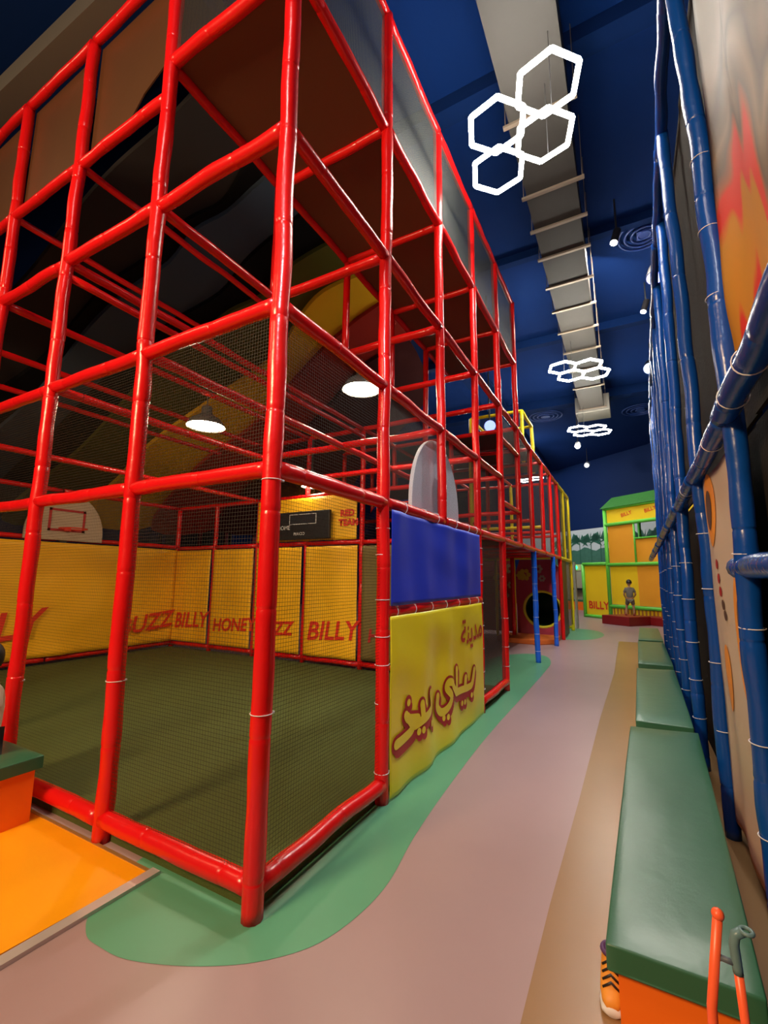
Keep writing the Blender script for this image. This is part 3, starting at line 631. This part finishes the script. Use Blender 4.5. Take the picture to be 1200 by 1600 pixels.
# large pictorial banner above
def art_mat():
    m = bpy.data.materials.new('pictorial_print'); m.use_nodes = True; nt = m.node_tree; N = nt.nodes; L = nt.links; b = N['Principled BSDF']; b.inputs['Roughness'].default_value = .6; b.inputs['Specular IOR Level'].default_value = .15
    uv = N.new('ShaderNodeUVMap'); uv.uv_map = 'UVMap'; mp = N.new('ShaderNodeMapping'); mp.inputs['Scale'].default_value = (1.0, .42, 1); mp.inputs['Rotation'].default_value = (0, 0, -.35); L.new(uv.outputs[0], mp.inputs[0])
    n = N.new('ShaderNodeTexNoise'); n.inputs['Scale'].default_value = 1.9; n.inputs['Detail'].default_value = 1.6; n.inputs['Distortion'].default_value = 1.1; L.new(mp.outputs[0], n.inputs['Vector'])
    sep = N.new('ShaderNodeSeparateXYZ'); L.new(uv.outputs[0], sep.inputs[0])
    s = N.new('ShaderNodeMath'); s.operation = 'MULTIPLY_ADD'; s.inputs[1].default_value = .55; s.inputs[2].default_value = -.42; L.new(sep.outputs[1], s.inputs[0])
    a = N.new('ShaderNodeMath'); a.operation = 'ADD'; L.new(n.outputs['Fac'], a.inputs[0]); L.new(s.outputs[0], a.inputs[1])
    cr = N.new('ShaderNodeValToRGB'); L.new(a.outputs[0], cr.inputs[0]); e = cr.color_ramp.elements
    e[0].position = 0; e[0].color = (.75, .03, .015, 1); e[1].position = 1; e[1].color = (.17, .14, .10, 1)
    for p, c in ((.12, (.62, .03, .012, 1)), (.16, (.55, .24, .012, 1)), (.34, (.50, .24, .012, 1)), (.38, (.62, .045, .02, 1)), (.50, (.60, .05, .02, 1)), (.55, (.35, .12, .05, 1)), (.60, (.14, .11, .08, 1)), (.70, (.24, .195, .13, 1)), (.78, (.10, .08, .06, 1)), (.86, (.22, .18, .13, 1))):
        k = e.new(p); k.color = c
    L.new(cr.outputs[0], b.inputs['Base Color']); return m
cloth('banner', 'tall orange, red and cream pictured banner on the upper blue frame', 'banner', (RX*K+.02, 2.95*K, H+(2.55-H)*K), -Y, Z, 1.9, 3.5, art_mat(), seed=51, n=60, amp=.03)

# ------------------------------------------------------------------ benches
CUSH = mat('cushion_green', '#2f6349', .33, .5, bump=.12, bscale=9, vary=.08, vscale=4); ORB = mat('bench_orange', (.95, .17, .006), .45)
def bench(label, pts, h, group=None, th=.075, inset=.03):
    cx = sum(p[0] for p in pts)/4; cy = sum(p[1] for p in pts)/4
    t = thing('bench', label, 'bench', (cx, cy, 0), 0, group); q = [(p[0]-cx, p[1]-cy) for p in pts]
    def ins(p, d): L = math.hypot(*p); return (p[0]-math.copysign(d, p[0]), p[1]-math.copysign(d, p[1]))
    link('box_base', prism(BM(), [ins(p, inset) for p in q], 0, h-th), ORB, t)
    bm = BM(); nx, ny = 8, 24; A, B, C_, D_ = [Vector((p[0], p[1], 0)) for p in q]
    top = [[None]*(nx+1) for _ in range(ny+1)]
    prism(bm, q, h-th, h); bmesh.ops.subdivide_edges(bm, edges=bm.edges[:], cuts=10, use_grid_fill=True)
    for v in bm.verts:
        if v.co.z > h-.001:
            e = 1-max(abs(v.co.x)/max(abs(p[0]) for p in q), abs(v.co.y)/max(abs(p[1]) for p in q)); v.co.z += .012*min(1, max(0, e)*6)+.004*noise.noise(v.co*4)
    link('seat_cushion', bm, CUSH, t, smooth=True, bevel=.018, seg=3)
    return t
bench('nearest green topped orange bench along the right blue frame', [(-.142, 1.73), (.255, 1.73), (.375, 4.25), (-.073, 4.17)], .42)
bench('second green topped bench, between nearest bench and the farther ones', [(-.036, 4.36), (.358, 4.36), (.42, 6.98), (.0, 6.85)], .42)
bench('third green topped bench along the blue frame', [(.02, 7.28), (.43, 7.28), (.46, 9.9), (.05, 9.9)], .42)
bench('farthest green topped bench, by the red platform', [(.06, 10.1), (.47, 10.1), (.50, 12.7), (.12, 12.7)], .42)
bench('green topped orange bench at the left edge against red frame', [(-5.6, 1.17), (-3.40, 1.17), (-3.40, 1.655), (-5.6, 1.655)], .40)
# orange entry mat with metal edge
om = thing('entry_mat', 'flat bright orange mat with metal edge strip at lower left', 'mat', (-4.3, 1.1, 0))
link('mat_pad', prism(BM(), [(-2.5, -1.6), (1.90, -1.6), (1.93, -.05), (1.97, .60), (-2.5, .60)], 0, .012), mat('mat_orange', (.95, .39, .005), .35, vary=.05, vscale=2), om)
link('metal_edge', prism(BM(), [(1.90, -1.6), (1.96, -1.6), (2.03, .62), (1.97, .62)], 0, .018), mat('edge_metal', (.62, .6, .58), .3, metal=.4), om)
link('metal_edge', prism(BM(), [(-2.5, .585), (1.99, .585), (1.99, .605), (-2.5, .605)], 0, .016), mat('edge_brass', (.55, .36, .12), .4, metal=.6), om)

# ------------------------------------------------------------------ small things up close
sh = thing('sneaker', 'small orange, white and black sneaker on floor beside nearest bench', 'shoe', (-.160, 2.11, 0), .06)
def loft(bm, secs, mi=0):
    rings = [[bm.verts.new(p) for p in s] for s in secs]; n = len(rings[0])
    for a, b in zip(rings, rings[1:]):
        for k in range(n): bm.faces.new((a[k], a[(k+1) % n], b[(k+1) % n], b[k])).material_index = mi
    bm.faces.new(rings[0][::-1]); bm.faces.new(rings[-1])
def shoe_sec(y, w, z0, z1, n=16): return [(w*math.cos(2*math.pi*k/n), y, z0+(z1-z0)*(.5+.5*math.sin(2*math.pi*k/n))) for k in range(n)]
bm = BM(); loft(bm, [shoe_sec(-.10, .022, .004, .03), shoe_sec(-.09, .036, 0, .034), shoe_sec(-.04, .042, 0, .03), shoe_sec(.02, .036, 0, .03), shoe_sec(.08, .036, 0, .034), shoe_sec(.11, .024, .004, .034)]); link('sole', bm, WHT, sh, smooth=True)
bm = BM(); loft(bm, [shoe_sec(-.095, .02, .02, .045), shoe_sec(-.08, .033, .02, .062), shoe_sec(-.04, .038, .02, .078), shoe_sec(.0, .036, .02, .10), shoe_sec(.05, .034, .02, .118), shoe_sec(.09, .031, .02, .125), shoe_sec(.105, .02, .03, .11)]); link('upper', bm, mat('shoe_orange', (.75, .30, .03), .5), sh, smooth=True)
bm = BM()
for k in range(4): tube(bm, [(-.028, -.055+.022*k, .062+.010*k), (0, -.055+.022*k, .084+.010*k), (.028, -.055+.022*k, .062+.010*k)], .0045, n=6, step=1)
link('laces', bm, BLACK, sh, smooth=True)
bm = BM(); prism(bm, [(.024*math.cos(a), .06+.034*math.sin(a)) for a in [i*math.pi/8 for i in range(16)]], .10, .122); tube(bm, [(.026*math.cos(a), .06+.034*math.sin(a), .118) for a in [i*math.pi/8 for i in range(17)]], .009, n=6, step=1, cap=False); link('collar', bm, mat('shoe_purple', (.08, .03, .12), .6), sh, smooth=True)
st = thing('toy_tongs', 'pair of thin orange sticks with grey hooked tip before nearest bench', 'toy', (.12, 1.3, 0), 0)
OS = mat('stick_orange', (.95, .13, .04), .35); GS = mat('stick_grey', '#5f7f83', .35)
def q2(p): return tuple(Vector(p)-Vector((.12, 1.3, 0)))
link('orange_stick', tube(BM(), [q2((.085, 1.3, .0)), q2((.095, 1.3, .655)), q2((.120, 1.3, .838))], .0095, n=12, step=.3, rf=lambda t: 1), OS, st, smooth=True)
bm = BM(); bmesh.ops.create_icosphere(bm, subdivisions=2, radius=.0125); bmesh.ops.translate(bm, verts=bm.verts, vec=q2((.120, 1.3, .838))); link('round_tip', bm, OS, st, smooth=True)
link('orange_stick', tube(BM(), [q2((.155, 1.3, .0)), q2((.152, 1.3, .62)), q2((.147, 1.3, .745))], .0085, n=12, step=.3), OS, st, smooth=True)
link('grey_sleeve', tube(BM(), [q2((.147, 1.3, .735)), q2((.144, 1.3, .79)), q2((.148, 1.3, .808)), q2((.160, 1.3, .818))], .0095, n=12, step=.01), GS, st, smooth=True)
bm = BM(); tube(bm, [q2((.168+.011*math.cos(a), 1.3+.012*math.sin(a), .821)) for a in [i*math.pi/8 for i in range(17)]], .004, n=8, step=1, cap=False); link('hook_ring', bm, GS, st, smooth=True)
link('pivot_joint', tube(BM(), [q2((.117, 1.3, .755)), q2((.147, 1.3, .752))], .006, n=10, step=1), mat('pivot_grey', '#4a5560', .5), st, smooth=True)

# ------------------------------------------------------------------ far play area: tunnel, pad, floral panels
tn = thing('crawl_tunnel', 'round dark crawl tunnel with yellow rim under the red deck', 'tunnel', (-2.12, 12.75, .76))
ring = [i*2*math.pi/36 for i in range(37)]
link('rim', tube(BM(), [(.48*math.cos(a), 0, .48*math.sin(a)) for a in ring], .045, n=10, step=1, cap=False), mat('tunnel_rim', (.62, .58, .03), .4), tn, smooth=True)
bm = BM(); a_ = [bm.verts.new((.47*math.cos(a), 0, .47*math.sin(a))) for a in ring[:-1]]; b_ = [bm.verts.new((.47*math.cos(a), 1.6, .47*math.sin(a))) for a in ring[:-1]]
for k in range(36): bm.faces.new((a_[k], a_[(k+1) % 36], b_[(k+1) % 36], b_[k]))
bm.faces.new(b_); link('tube_wall', bm, mat('tunnel_green', (.015, .05, .02), .5), tn, smooth=True)
tag(link('landing_pad', prism(BM(), [(-3.1, 11.75), (-2.9, 11.45), (-2.0, 11.35), (-1.68, 11.75), (-1.68, 12.6), (-3.1, 12.6)], 0, .12), mat('pad_orange', (.62, .14, .02), .5), bevel=.02), 'low orange landing pad in front of the round tunnel', 'mat')
FLP = mat('panel_magenta', (.38, .03, .07), .5, vary=.2, vscale=2); FLW = mat('petal', (.35, .30, .22), .5)
def floral(label, x0, x1, y, z0, z1, hole=None, seed=0):
    t = thing('floral_panel', label, 'panel', (x0, y, z0)); w, h = x1-x0, z1-z0
    bm = BM()
    if hole:
        cx, cz, r = hole[0]-x0, hole[1]-z0, hole[2]; n = 32; inner = []; outer = []
        for k in range(n):
            a = 2*math.pi*k/n; c, s = math.cos(a), math.sin(a); tt = min([(w-cx)/c if c > 1e-6 else 9e9, -cx/c if c < -1e-6 else 9e9, (h-cz)/s if s > 1e-6 else 9e9, -cz/s if s < -1e-6 else 9e9])
            inner.append(bm.verts.new((cx+r*c, 0, cz+r*s))); outer.append(bm.verts.new((cx+tt*c, 0, cz+tt*s)))
        for k in range(n): bm.faces.new((inner[k], inner[(k+1) % n], outer[(k+1) % n], outer[k]))
        o = link('backing', bm, FLP, t); s = o.modifiers.new('thickness', 'SOLIDIFY'); s.thickness = .02
    else: link('backing', bx(bm, (0, 0, 0), (w, .02, h)), FLP, t)
    rr = random.Random(seed)
    for k in range(int(w*h*5)):
        cx, cz, r = rr.uniform(.12, w-.12), rr.uniform(.15, h-.15), rr.uniform(.07, .17)
        if hole and math.hypot(cx+x0-hole[0], cz+z0-hole[1]) < hole[2]+r*1.6: continue
        bm = BM()
        for p in range(6):
            a = p*math.pi/3; pts = [(cx+r*.75*math.cos(a)+r*.42*math.cos(b), cz+r*.75*math.sin(a)+r*.42*math.sin(b)) for b in [i*math.pi/4 for i in range(8)]]
            prism(bm, pts, -.050-.001*p, -.040, f=lambda q, z: (q[0], z, q[1]))
        link('printed_flower', bm, FLW if k % 3 else mat('petal_yellow', (.6, .42, .04), .5), t)
floral('magenta flower printed panel around the round tunnel', -2.78, -1.66, 12.72, .1, 2.08, (-2.12, .76, .5), 1)
floral('magenta flower printed panel left of the tunnel, behind smoky net', -6.3, -2.86, 13.0, .1, 2.08, None, 2)
fg = thing('yellow_gate_frame', 'thin yellow pipe frame around the flower printed panels', 'frame', (-2.82, 12.66, 0))
for a, b in (((0, 0, 0), (0, 0, 2.1)), ((0, 0, 2.1), (-3.4, 0, 2.1)), ((-.5, 0, 0), (-.5, 0, 2.1))): pad('pipe', fg, [a, b], .04, YEL, step=.4)
tag(link('low_step', bx(BM(), (-5.2, 10.4, 0), (-3.3, 11.2, .35)), mat('step_brown', (.12, .05, .03), .6), bevel=.02), 'low brown step standing left of the orange landing pad', 'step')
gp = thing('end_panel', 'grey vertical end panel beside the yellow far post', 'panel', (GX+.12, GY+11.1*S, 0)); link('panel_face', bx(BM(), (-.06, 0, .05), (.0, .25, 2.1)), mat('panel_grey', '#8d8f8a', .5), gp)

# ------------------------------------------------------------------ beehive booth
BO = Vector((-.768, 20.16, 0))
bt = thing('play_booth', 'green framed yellow booth with grassy green roof at corridor end', 'booth', BO, rot)
GL = mat('green_tube', (.13, .62, .06), .4)
def gt(a, b, r=.07): return link('green_pipe', tube(BM(), [a, b], r, n=10, step=9), GL, bt, smooth=True)
for a, b in (((0, 0, 0), (0, 0, 4.45)), ((-1.25, 0, 0), (-1.25, 0, 2.2)), ((-1.25, 0, 2.2), (0, 0, 2.2)), ((-1.25, 0, .06), (0, 0, .06)), ((0, 0, 2.15), (4, 0, 2.15)), ((0, 0, 3.75), (4, 0, 3.75)), ((0, 0, .52), (4, 0, .52)), ((0, 0, .04), (4, 0, .04)), ((4, 0, 0), (4, 0, 4.4)), ((0, 0, 4.42), (4, 0, 4.42)), ((0, 0, 4.4), (0, 2, 4.4)), ((0, 2, 0), (0, 2, 4.4))): gt(a, b)
gt((1.27, 0, 2.15), (1.27, 0, 3.7), .035); gt((1.27, 0, 3.12), (4, 0, 3.12), .035)
def bpan(name, x0, x1, z0, z1, m, y=.03): return link(name, bx(BM(), (x0, y, z0), (x1, y+.02, z1)), m, bt)
BYL = mat('booth_yellow', (.90, .62, .01), .5, bump=.1, bscale=4); BOR = mat('booth_orange', (.85, .36, .02), .5, bump=.1, bscale=4)
for t_, a in ((bpan('lettered_panel', -1.2, -.05, .1, 2.15, BYL), 0), ): t_['label'] = 'yellow panel lettered in red'
text('lettering', bt, 'BILLY', (-1.2, .03, .1), X, Z, .12, .28, .42, INK, off=.012, bold=.01)
bpan('panel', .08, 4, 3.82, 4.36, BYL); bpan('panel', .08, 1.25, 2.2, 3.7, BOR); bpan('panel', 1.29, 4, 2.2, 3.1, BOR)
bpan('panel', .08, 1.27, .6, 2.1, BYL); bpan('panel', 1.27, 4, .6, 2.1, BOR)
for k, x in enumerate([.75, 1.75]): text('lettering', bt, 'BEEZ' if k == 5 else 'BILLY', (0, .03, 3.85), X, Z, x, .14+.05*k, .2, INK, off=.012, rot=.2, bold=.004)
bm = BM(); bx(bm, (.08, .02, .08), (4, .05, .5)); link('skirt', bm, BYL, bt)
bm = BM()
for k in range(26): bx(bm, (.14+k*.15, .005, .08), (.20+k*.15, .02, .5))
link('skirt_stripes', bm, mat('stripe_brown', (.42, .16, .03), .5), bt)
bm = BM(); v = [bm.verts.new(p) for p in ((-.12, -.12, 4.42), (4.15, -.12, 4.42), (4.15, 2.1, 4.42), (-.12, 2.1, 4.42), (.02, .45, 4.92), (3.9, .45, 4.92), (3.9, 1.5, 4.92), (.02, 1.5, 4.92))]
for q in ((0, 1, 5, 4), (1, 2, 6, 5), (2, 3, 7, 6), (3, 0, 4, 7), (4, 5, 6, 7), (3, 2, 1, 0)): bm.faces.new([v[i] for i in q])
link('roof', bm, mat('roof_grass', (.02, .16, .02), .8, bump=.8, bscale=25, vary=.35, vscale=14), bt)
def plat(label, c, hx, hy, h):
    o = link('platform_box', bx(BM(), (-hx, -hy, 0), (hx, hy, h)), REDM, bevel=.02); o.location = c; o.rotation_euler.z = rot; tag(o, label, 'platform'); return o
plat('dark red padded platform box the child stands on', (-.22, 18.25, 0), .55, .55, .31)
plat('lower dark red padded box beside the child platform', (.80, 18.66, 0), .45, .45, .28)
bench('small orange bench by the far beige wall', [(-3.2, 26.1), (-1.7, 24.9), (-1.5, 25.2), (-3.0, 26.4)], .5)

# ------------------------------------------------------------------ far hall seen past the back left corner of court
HB = mat('hall_blue', (.01, .05, .32), .5)
hw = thing('climbing_frame', 'distant maroon pipe frame beyond the court back corner', 'climbing frame', (-14.5, 11.5, 0))
MRN = mat('maroon_vinyl', (.20, .012, .02), .5)
for x in (-4, -2.6, -1.2, .2, 1.6, 3.0, 4.4): pad('post', hw, [(x, 0, 0), (x, 0, 5.0)], .07, MRN, step=.6)
for z in (2.4, 3.7, 5.0): pad('rail', hw, [(-4, 0, z), (4.4, 0, z)], .06, MRN, step=.6)
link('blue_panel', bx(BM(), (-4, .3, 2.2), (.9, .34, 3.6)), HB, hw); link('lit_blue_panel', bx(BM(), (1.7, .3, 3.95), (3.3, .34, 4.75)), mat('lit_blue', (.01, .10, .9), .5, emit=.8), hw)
link('grey_panel', bx(BM(), (-2.2, .25, 2.5), (1.6, .29, 3.6)), mat('hall_grey', (.06, .055, .08), .6), hw)
sl = thing('spiral_slide', 'glossy blue slide tube inside the red frame beyond the court', 'slide', (-4.6, 8.6, 2.2))
link('slide_tube', tube(BM(), [(-.9, .3, 0), (-.5, .2, .25), (0, 0, .7), (.4, 0, 1.0), (.9, .1, 1.1)], .38, n=18, step=.1), mat('slide_blue', (.01, .03, .35), .2), sl, smooth=True)

# ------------------------------------------------------------------ people
SKIN = mat('skin', (.42, .22, .13), .55); HAIR = mat('hair_black', (.012, .009, .008), .5)
def skinned(name, parent, joints, bones, m, sub=2, label=None):
    me = bpy.data.meshes.new(name); names = list(joints); me.from_pydata([joints[n][0] for n in names], [(names.index(a), names.index(b)) for a, b in bones], [])
    o = bpy.data.objects.new(name, me); COL.objects.link(o); o.parent = parent; me.materials.append(m)
    o.modifiers.new('skin', 'SKIN').use_smooth_shade = True
    for i, n in enumerate(names):
        r = joints[n][1]; me.skin_vertices[0].data[i].radius = r if isinstance(r, tuple) else (r, r); me.skin_vertices[0].data[i].use_root = i == 0
    s = o.modifiers.new('sub', 'SUBSURF'); s.levels = sub; s.render_levels = sub
    return o
def head(parent, c, r, rotz, hair, nod=0):
    """egg-shaped head with face, ears and hair; faces local -y before rotation"""
    def place(bm): bmesh.ops.rotate(bm, verts=bm.verts, cent=(0, 0, 0), matrix=Matrix.Rotation(rotz, 3, 'Z') @ Matrix.Rotation(nod, 3, 'X')); bmesh.ops.translate(bm, verts=bm.verts, vec=c); return bm
    bm = BM(); bmesh.ops.create_uvsphere(bm, u_segments=24, v_segments=18, radius=r)
    for v in bm.verts:
        x, y, z = v.co; t = z/r; k = 1-.22*max(0, -t); v.co.x = x*.84*k; v.co.y = y*.95*k; v.co.z = z*1.18
        if y < 0: v.co.y -= .16*r*math.exp(-((t+.08)**2)*40-(x/r)**2*60); v.co.y += .08*r*math.exp(-((t-.12)**2)*60-((abs(x)/r-.33)**2)*40)
    o = link('head', place(bm), SKIN, parent, smooth=True)
    for s in (-1, 1):
        bm = BM(); bmesh.ops.create_icosphere(bm, subdivisions=2, radius=r*.22); bmesh.ops.scale(bm, verts=bm.verts, vec=(.35, .7, 1.1)); bmesh.ops.translate(bm, verts=bm.verts, vec=(s*r*.84, .03*r, -.05*r)); link('ear', place(bm), SKIN, o, smooth=True)
        bm = BM(); bmesh.ops.create_icosphere(bm, subdivisions=1, radius=r*.1); bmesh.ops.translate(bm, verts=bm.verts, vec=(s*r*.3, -r*.82, .12*r)); link('eye', place(bm), HAIR, o, smooth=True)
    bm = BM(); tube(bm, [(-r*.22, -r*.80, -.52*r), (0, -r*.86, -.55*r), (r*.22, -r*.80, -.52*r)], r*.045, n=6, step=9); link('mouth', place(bm), mat('lips', (.35, .10, .08), .5), o, smooth=True)
    bm = BM(); bmesh.ops.create_uvsphere(bm, u_segments=24, v_segments=18, radius=r*1.1)
    for v in bm.verts: v.co.x *= .9; v.co.z = v.co.z*1.16+.04*r; v.co.y = v.co.y*.98+.05*r
    bmesh.ops.delete(bm, geom=[v for v in bm.verts if v.co.z < (-.35*r if v.co.y > 0 else .42*r)-hair*(1 if v.co.y > 0 else 0)], context='VERTS')
    for v in bm.verts: v.co *= 1+.05*noise.noise(v.co*40)
    hh = link('hair', place(bm), HAIR, parent, smooth=True); s_ = hh.modifiers.new('thickness', 'SOLIDIFY'); s_.thickness = .012
def hand(parent, base, d, side, s=1.0):
    """palm, four unequal bent fingers and a thumb leaving the side of the palm"""
    d = Vector(d).normalized(); side = Vector(side).normalized(); pn = d.cross(side); b = Vector(base); J = {'w': (b, .018*s)}; E = []
    J['p'] = (b+d*.045*s, (.026*s, .014*s)); E.append(('w', 'p'))
    o = skinned('hand', parent, J, E, SKIN, 1)
    for k, (off, L) in enumerate(((-.024, .052), (-.008, .060), (.008, .056), (.023, .043))):
        q = b+d*.055*s+side*off*s; pts = [q, q+d*L*.5*s+pn*.004*s, q+d*L*.8*s+pn*.014*s, q+d*L*s+pn*.024*s]
        link('finger', tube(BM(), pts, .0068*s, n=8, step=.01, rf=lambda t: 1-.25*t), SKIN, o, smooth=True)
    q = b+d*.02*s-side*.022*s; link('thumb', tube(BM(), [q, q+d*.02*s-side*.018*s, q+d*.045*s-side*.026*s+pn*.008*s], .008*s, n=8, step=.01), SKIN, o, smooth=True)
def person_far():
    t = thing('person', 'child in grey shirt and shorts standing on the red platform box', 'person', (-.06, 18.38, .31), 0); V = Vector
    # facing away from the camera, to the booth: +y
    J = {'pelvis': (V((0, 0, .60)), (.095, .075)), 'lh': (V((-.06, 0, .56)), .068), 'lk': (V((-.12, .06, .32)), .046), 'la': (V((-.15, .0, .06)), .030), 'rh': (V((.06, 0, .56)), .068), 'rk': (V((.10, .04, .31)), .046), 'ra': (V((.10, -.06, .06)), .030),
         'chest': (V((0, .02, .86)), (.115, .08)), 'neck': (V((0, .02, .99)), .04), 'ls': (V((-.12, .02, .93)), .045), 'le': (V((-.18, .03, .73)), .033), 'lw': (V((-.13, .12, .60)), .022), 'rs': (V((.12, .02, .93)), .045), 're': (V((.19, .03, .74)), .033), 'rw': (V((.13, .13, .64)), .022), 'nk': (V((0, .03, 1.04)), .038)}
    E = [('pelvis', 'lh'), ('lh', 'lk'), ('lk', 'la'), ('pelvis', 'rh'), ('rh', 'rk'), ('rk', 'ra'), ('pelvis', 'chest'), ('chest', 'neck'), ('neck', 'nk'), ('chest', 'ls'), ('ls', 'le'), ('le', 'lw'), ('chest', 'rs'), ('rs', 're'), ('re', 'rw')]
    skinned('body', t, J, E, SKIN)
    k = 1.13; G = mat('shirt_grey', (.16, .15, .13), .8)
    sh = {n: (J[n][0], tuple(x*k*1.05 for x in (J[n][1] if isinstance(J[n][1], tuple) else (J[n][1],)*2))) for n in ('pelvis', 'chest', 'ls', 'rs')}
    sh['pelvis'] = (V((0, 0, .57)), (.12, .095)); sh['le'] = (V((-.165, .028, .78)), (.052, .052)); sh['re'] = (V((.175, .028, .79)), (.052, .052)); sh['neck'] = (V((0, .02, .965)), (.05, .05))
    skinned('shirt', t, sh, [('pelvis', 'chest'), ('chest', 'neck'), ('chest', 'ls'), ('ls', 'le'), ('chest', 'rs'), ('rs', 're')], G)
    so = {'p': (V((0, 0, .58)), (.11, .09)), 'lh': (V((-.065, 0, .52)), .085), 'lk': (V((-.11, .045, .36)), .066), 'rh': (V((.065, 0, .52)), .085), 'rk': (V((.095, .035, .36)), .066)}
    skinned('shorts', t, so, [('p', 'lh'), ('lh', 'lk'), ('p', 'rh'), ('rh', 'rk')], mat('shorts_grey', (.14, .13, .11), .8))
    head(t, V((0, .04, 1.14)), .095, math.pi+.4, .0)
    for x, y in ((-.15, .03), (.10, -.03)):
        bm = BM(); loft(bm, [[(x+p[0], y+p[1]*.85, p[2]*.8) for p in shoe_sec(yy, w, 0, h)] for yy, w, h in ((-.09, .03, .06), (-.05, .04, .09), (.02, .04, .07), (.09, .042, .05), (.12, .02, .03))]); link('shoe', bm, mat('shoe_red', (.25, .02, .02), .5), t, smooth=True)
    hand(t, J['lw'][0], (.3, .6, -.5), (1, 0, .3), .8); hand(t, J['rw'][0], (-.3, .6, -.4), (-1, 0, .3), .8)
person_far()
def person_left():
    t = thing('person', 'dark haired person in a cream top seated at the left edge', 'person', (-3.76, 1.45, .41), 0); t.scale = (.82,)*3; V = Vector
    # seated on the bench facing -y (away from the frame), leaning left
    J = {'pelvis': (V((0, 0, .10)), (.13, .10)), 'lh': (V((-.09, -.03, .09)), .085), 'lk': (V((-.11, -.40, .09)), .055), 'la': (V((-.11, -.42, -.33)), .035), 'rh': (V((.09, -.03, .09)), .085), 'rk': (V((.11, -.40, .09)), .055), 'ra': (V((.11, -.42, -.33)), .035),
         'chest': (V((0, -.02, .42)), (.14, .09)), 'neck': (V((0, -.02, .55)), .045), 'nk': (V((0, -.03, .61)), .042), 'ls': (V((-.15, -.02, .49)), .05), 'le': (V((-.20, -.05, .25)), .037), 'lw': (V((-.14, -.24, .16)), .024), 'rs': (V((.15, -.02, .49)), .05), 're': (V((.215, -.03, .27)), .037), 'rw': (V((.14, -.24, .17)), .024)}
    E = [('pelvis', 'lh'), ('lh', 'lk'), ('lk', 'la'), ('pelvis', 'rh'), ('rh', 'rk'), ('rk', 'ra'), ('pelvis', 'chest'), ('chest', 'neck'), ('neck', 'nk'), ('chest', 'ls'), ('ls', 'le'), ('le', 'lw'), ('chest', 'rs'), ('rs', 're'), ('re', 'rw')]
    skinned('body', t, J, E, SKIN)
    C_ = mat('top_cream', (.62, .50, .38), .8)
    sh = {'pelvis': (V((0, 0, .10)), (.155, .125)), 'chest': (V((0, -.02, .42)), (.165, .115)), 'neck': (V((0, -.02, .53)), (.06, .06)), 'ls': (V((-.15, -.02, .49)), .066), 'le': (V((-.19, -.04, .33)), .062), 'rs': (V((.15, -.02, .49)), .066), 're': (V((.20, -.03, .34)), .064)}
    skinned('top', t, sh, [('pelvis', 'chest'), ('chest', 'neck'), ('chest', 'ls'), ('ls', 'le'), ('chest', 'rs'), ('rs', 're')], C_)
    tr = {'p': (V((0, 0, .10)), (.15, .115)), 'lh': (V((-.09, -.05, .10)), .10), 'lk': (V((-.11, -.41, .09)), .075), 'la': (V((-.11, -.43, -.30)), .055), 'rh': (V((.09, -.05, .10)), .10), 'rk': (V((.11, -.41, .09)), .075), 'ra': (V((.11, -.43, -.30)), .055)}
    skinned('trousers', t, tr, [('p', 'lh'), ('lh', 'lk'), ('lk', 'la'), ('p', 'rh'), ('rh', 'rk'), ('rk', 'ra')], mat('trousers_dark', (.02, .02, .03), .8))
    head(t, V((0, -.04, .73)), .105, 0, .12)
    hand(t, J['lw'][0], (.2, -.8, -.3), (1, 0, 0), 1); hand(t, J['rw'][0], (-.2, -.8, -.3), (-1, 0, 0), 1)
    for x in (-.11, .11):
        bm = BM(); loft(bm, [[(x+p[0], -.44-p[1], p[2]-.405) for p in shoe_sec(yy, w, 0, h)] for yy, w, h in ((-.09, .03, .06), (-.05, .04, .09), (.02, .04, .07), (.09, .042, .05), (.12, .02, .03))]); link('shoe', bm, BLACK, t, smooth=True)
person_left()
GROUPS = {'bench': 'green topped orange benches', 'ceiling light': 'ceiling lights', 'banner': 'printed fabric banners', 'spotlight': 'ceiling spotlights', 'vent': 'round ceiling air diffusers',
          'backboard': 'basketball backboards', 'platform': 'dark red platform boxes', 'panel': 'printed wall panels', 'duct': 'ceiling ducts', 'climbing frame': 'padded pipe climbing frames'}
for o in COL.objects:
    if o.parent is None and o.get('category') in GROUPS and not o.get('group'): o['group'] = GROUPS[o['category']]
SC.cycles.transparent_max_bounces = 24
SC.cycles.max_bounces = 6
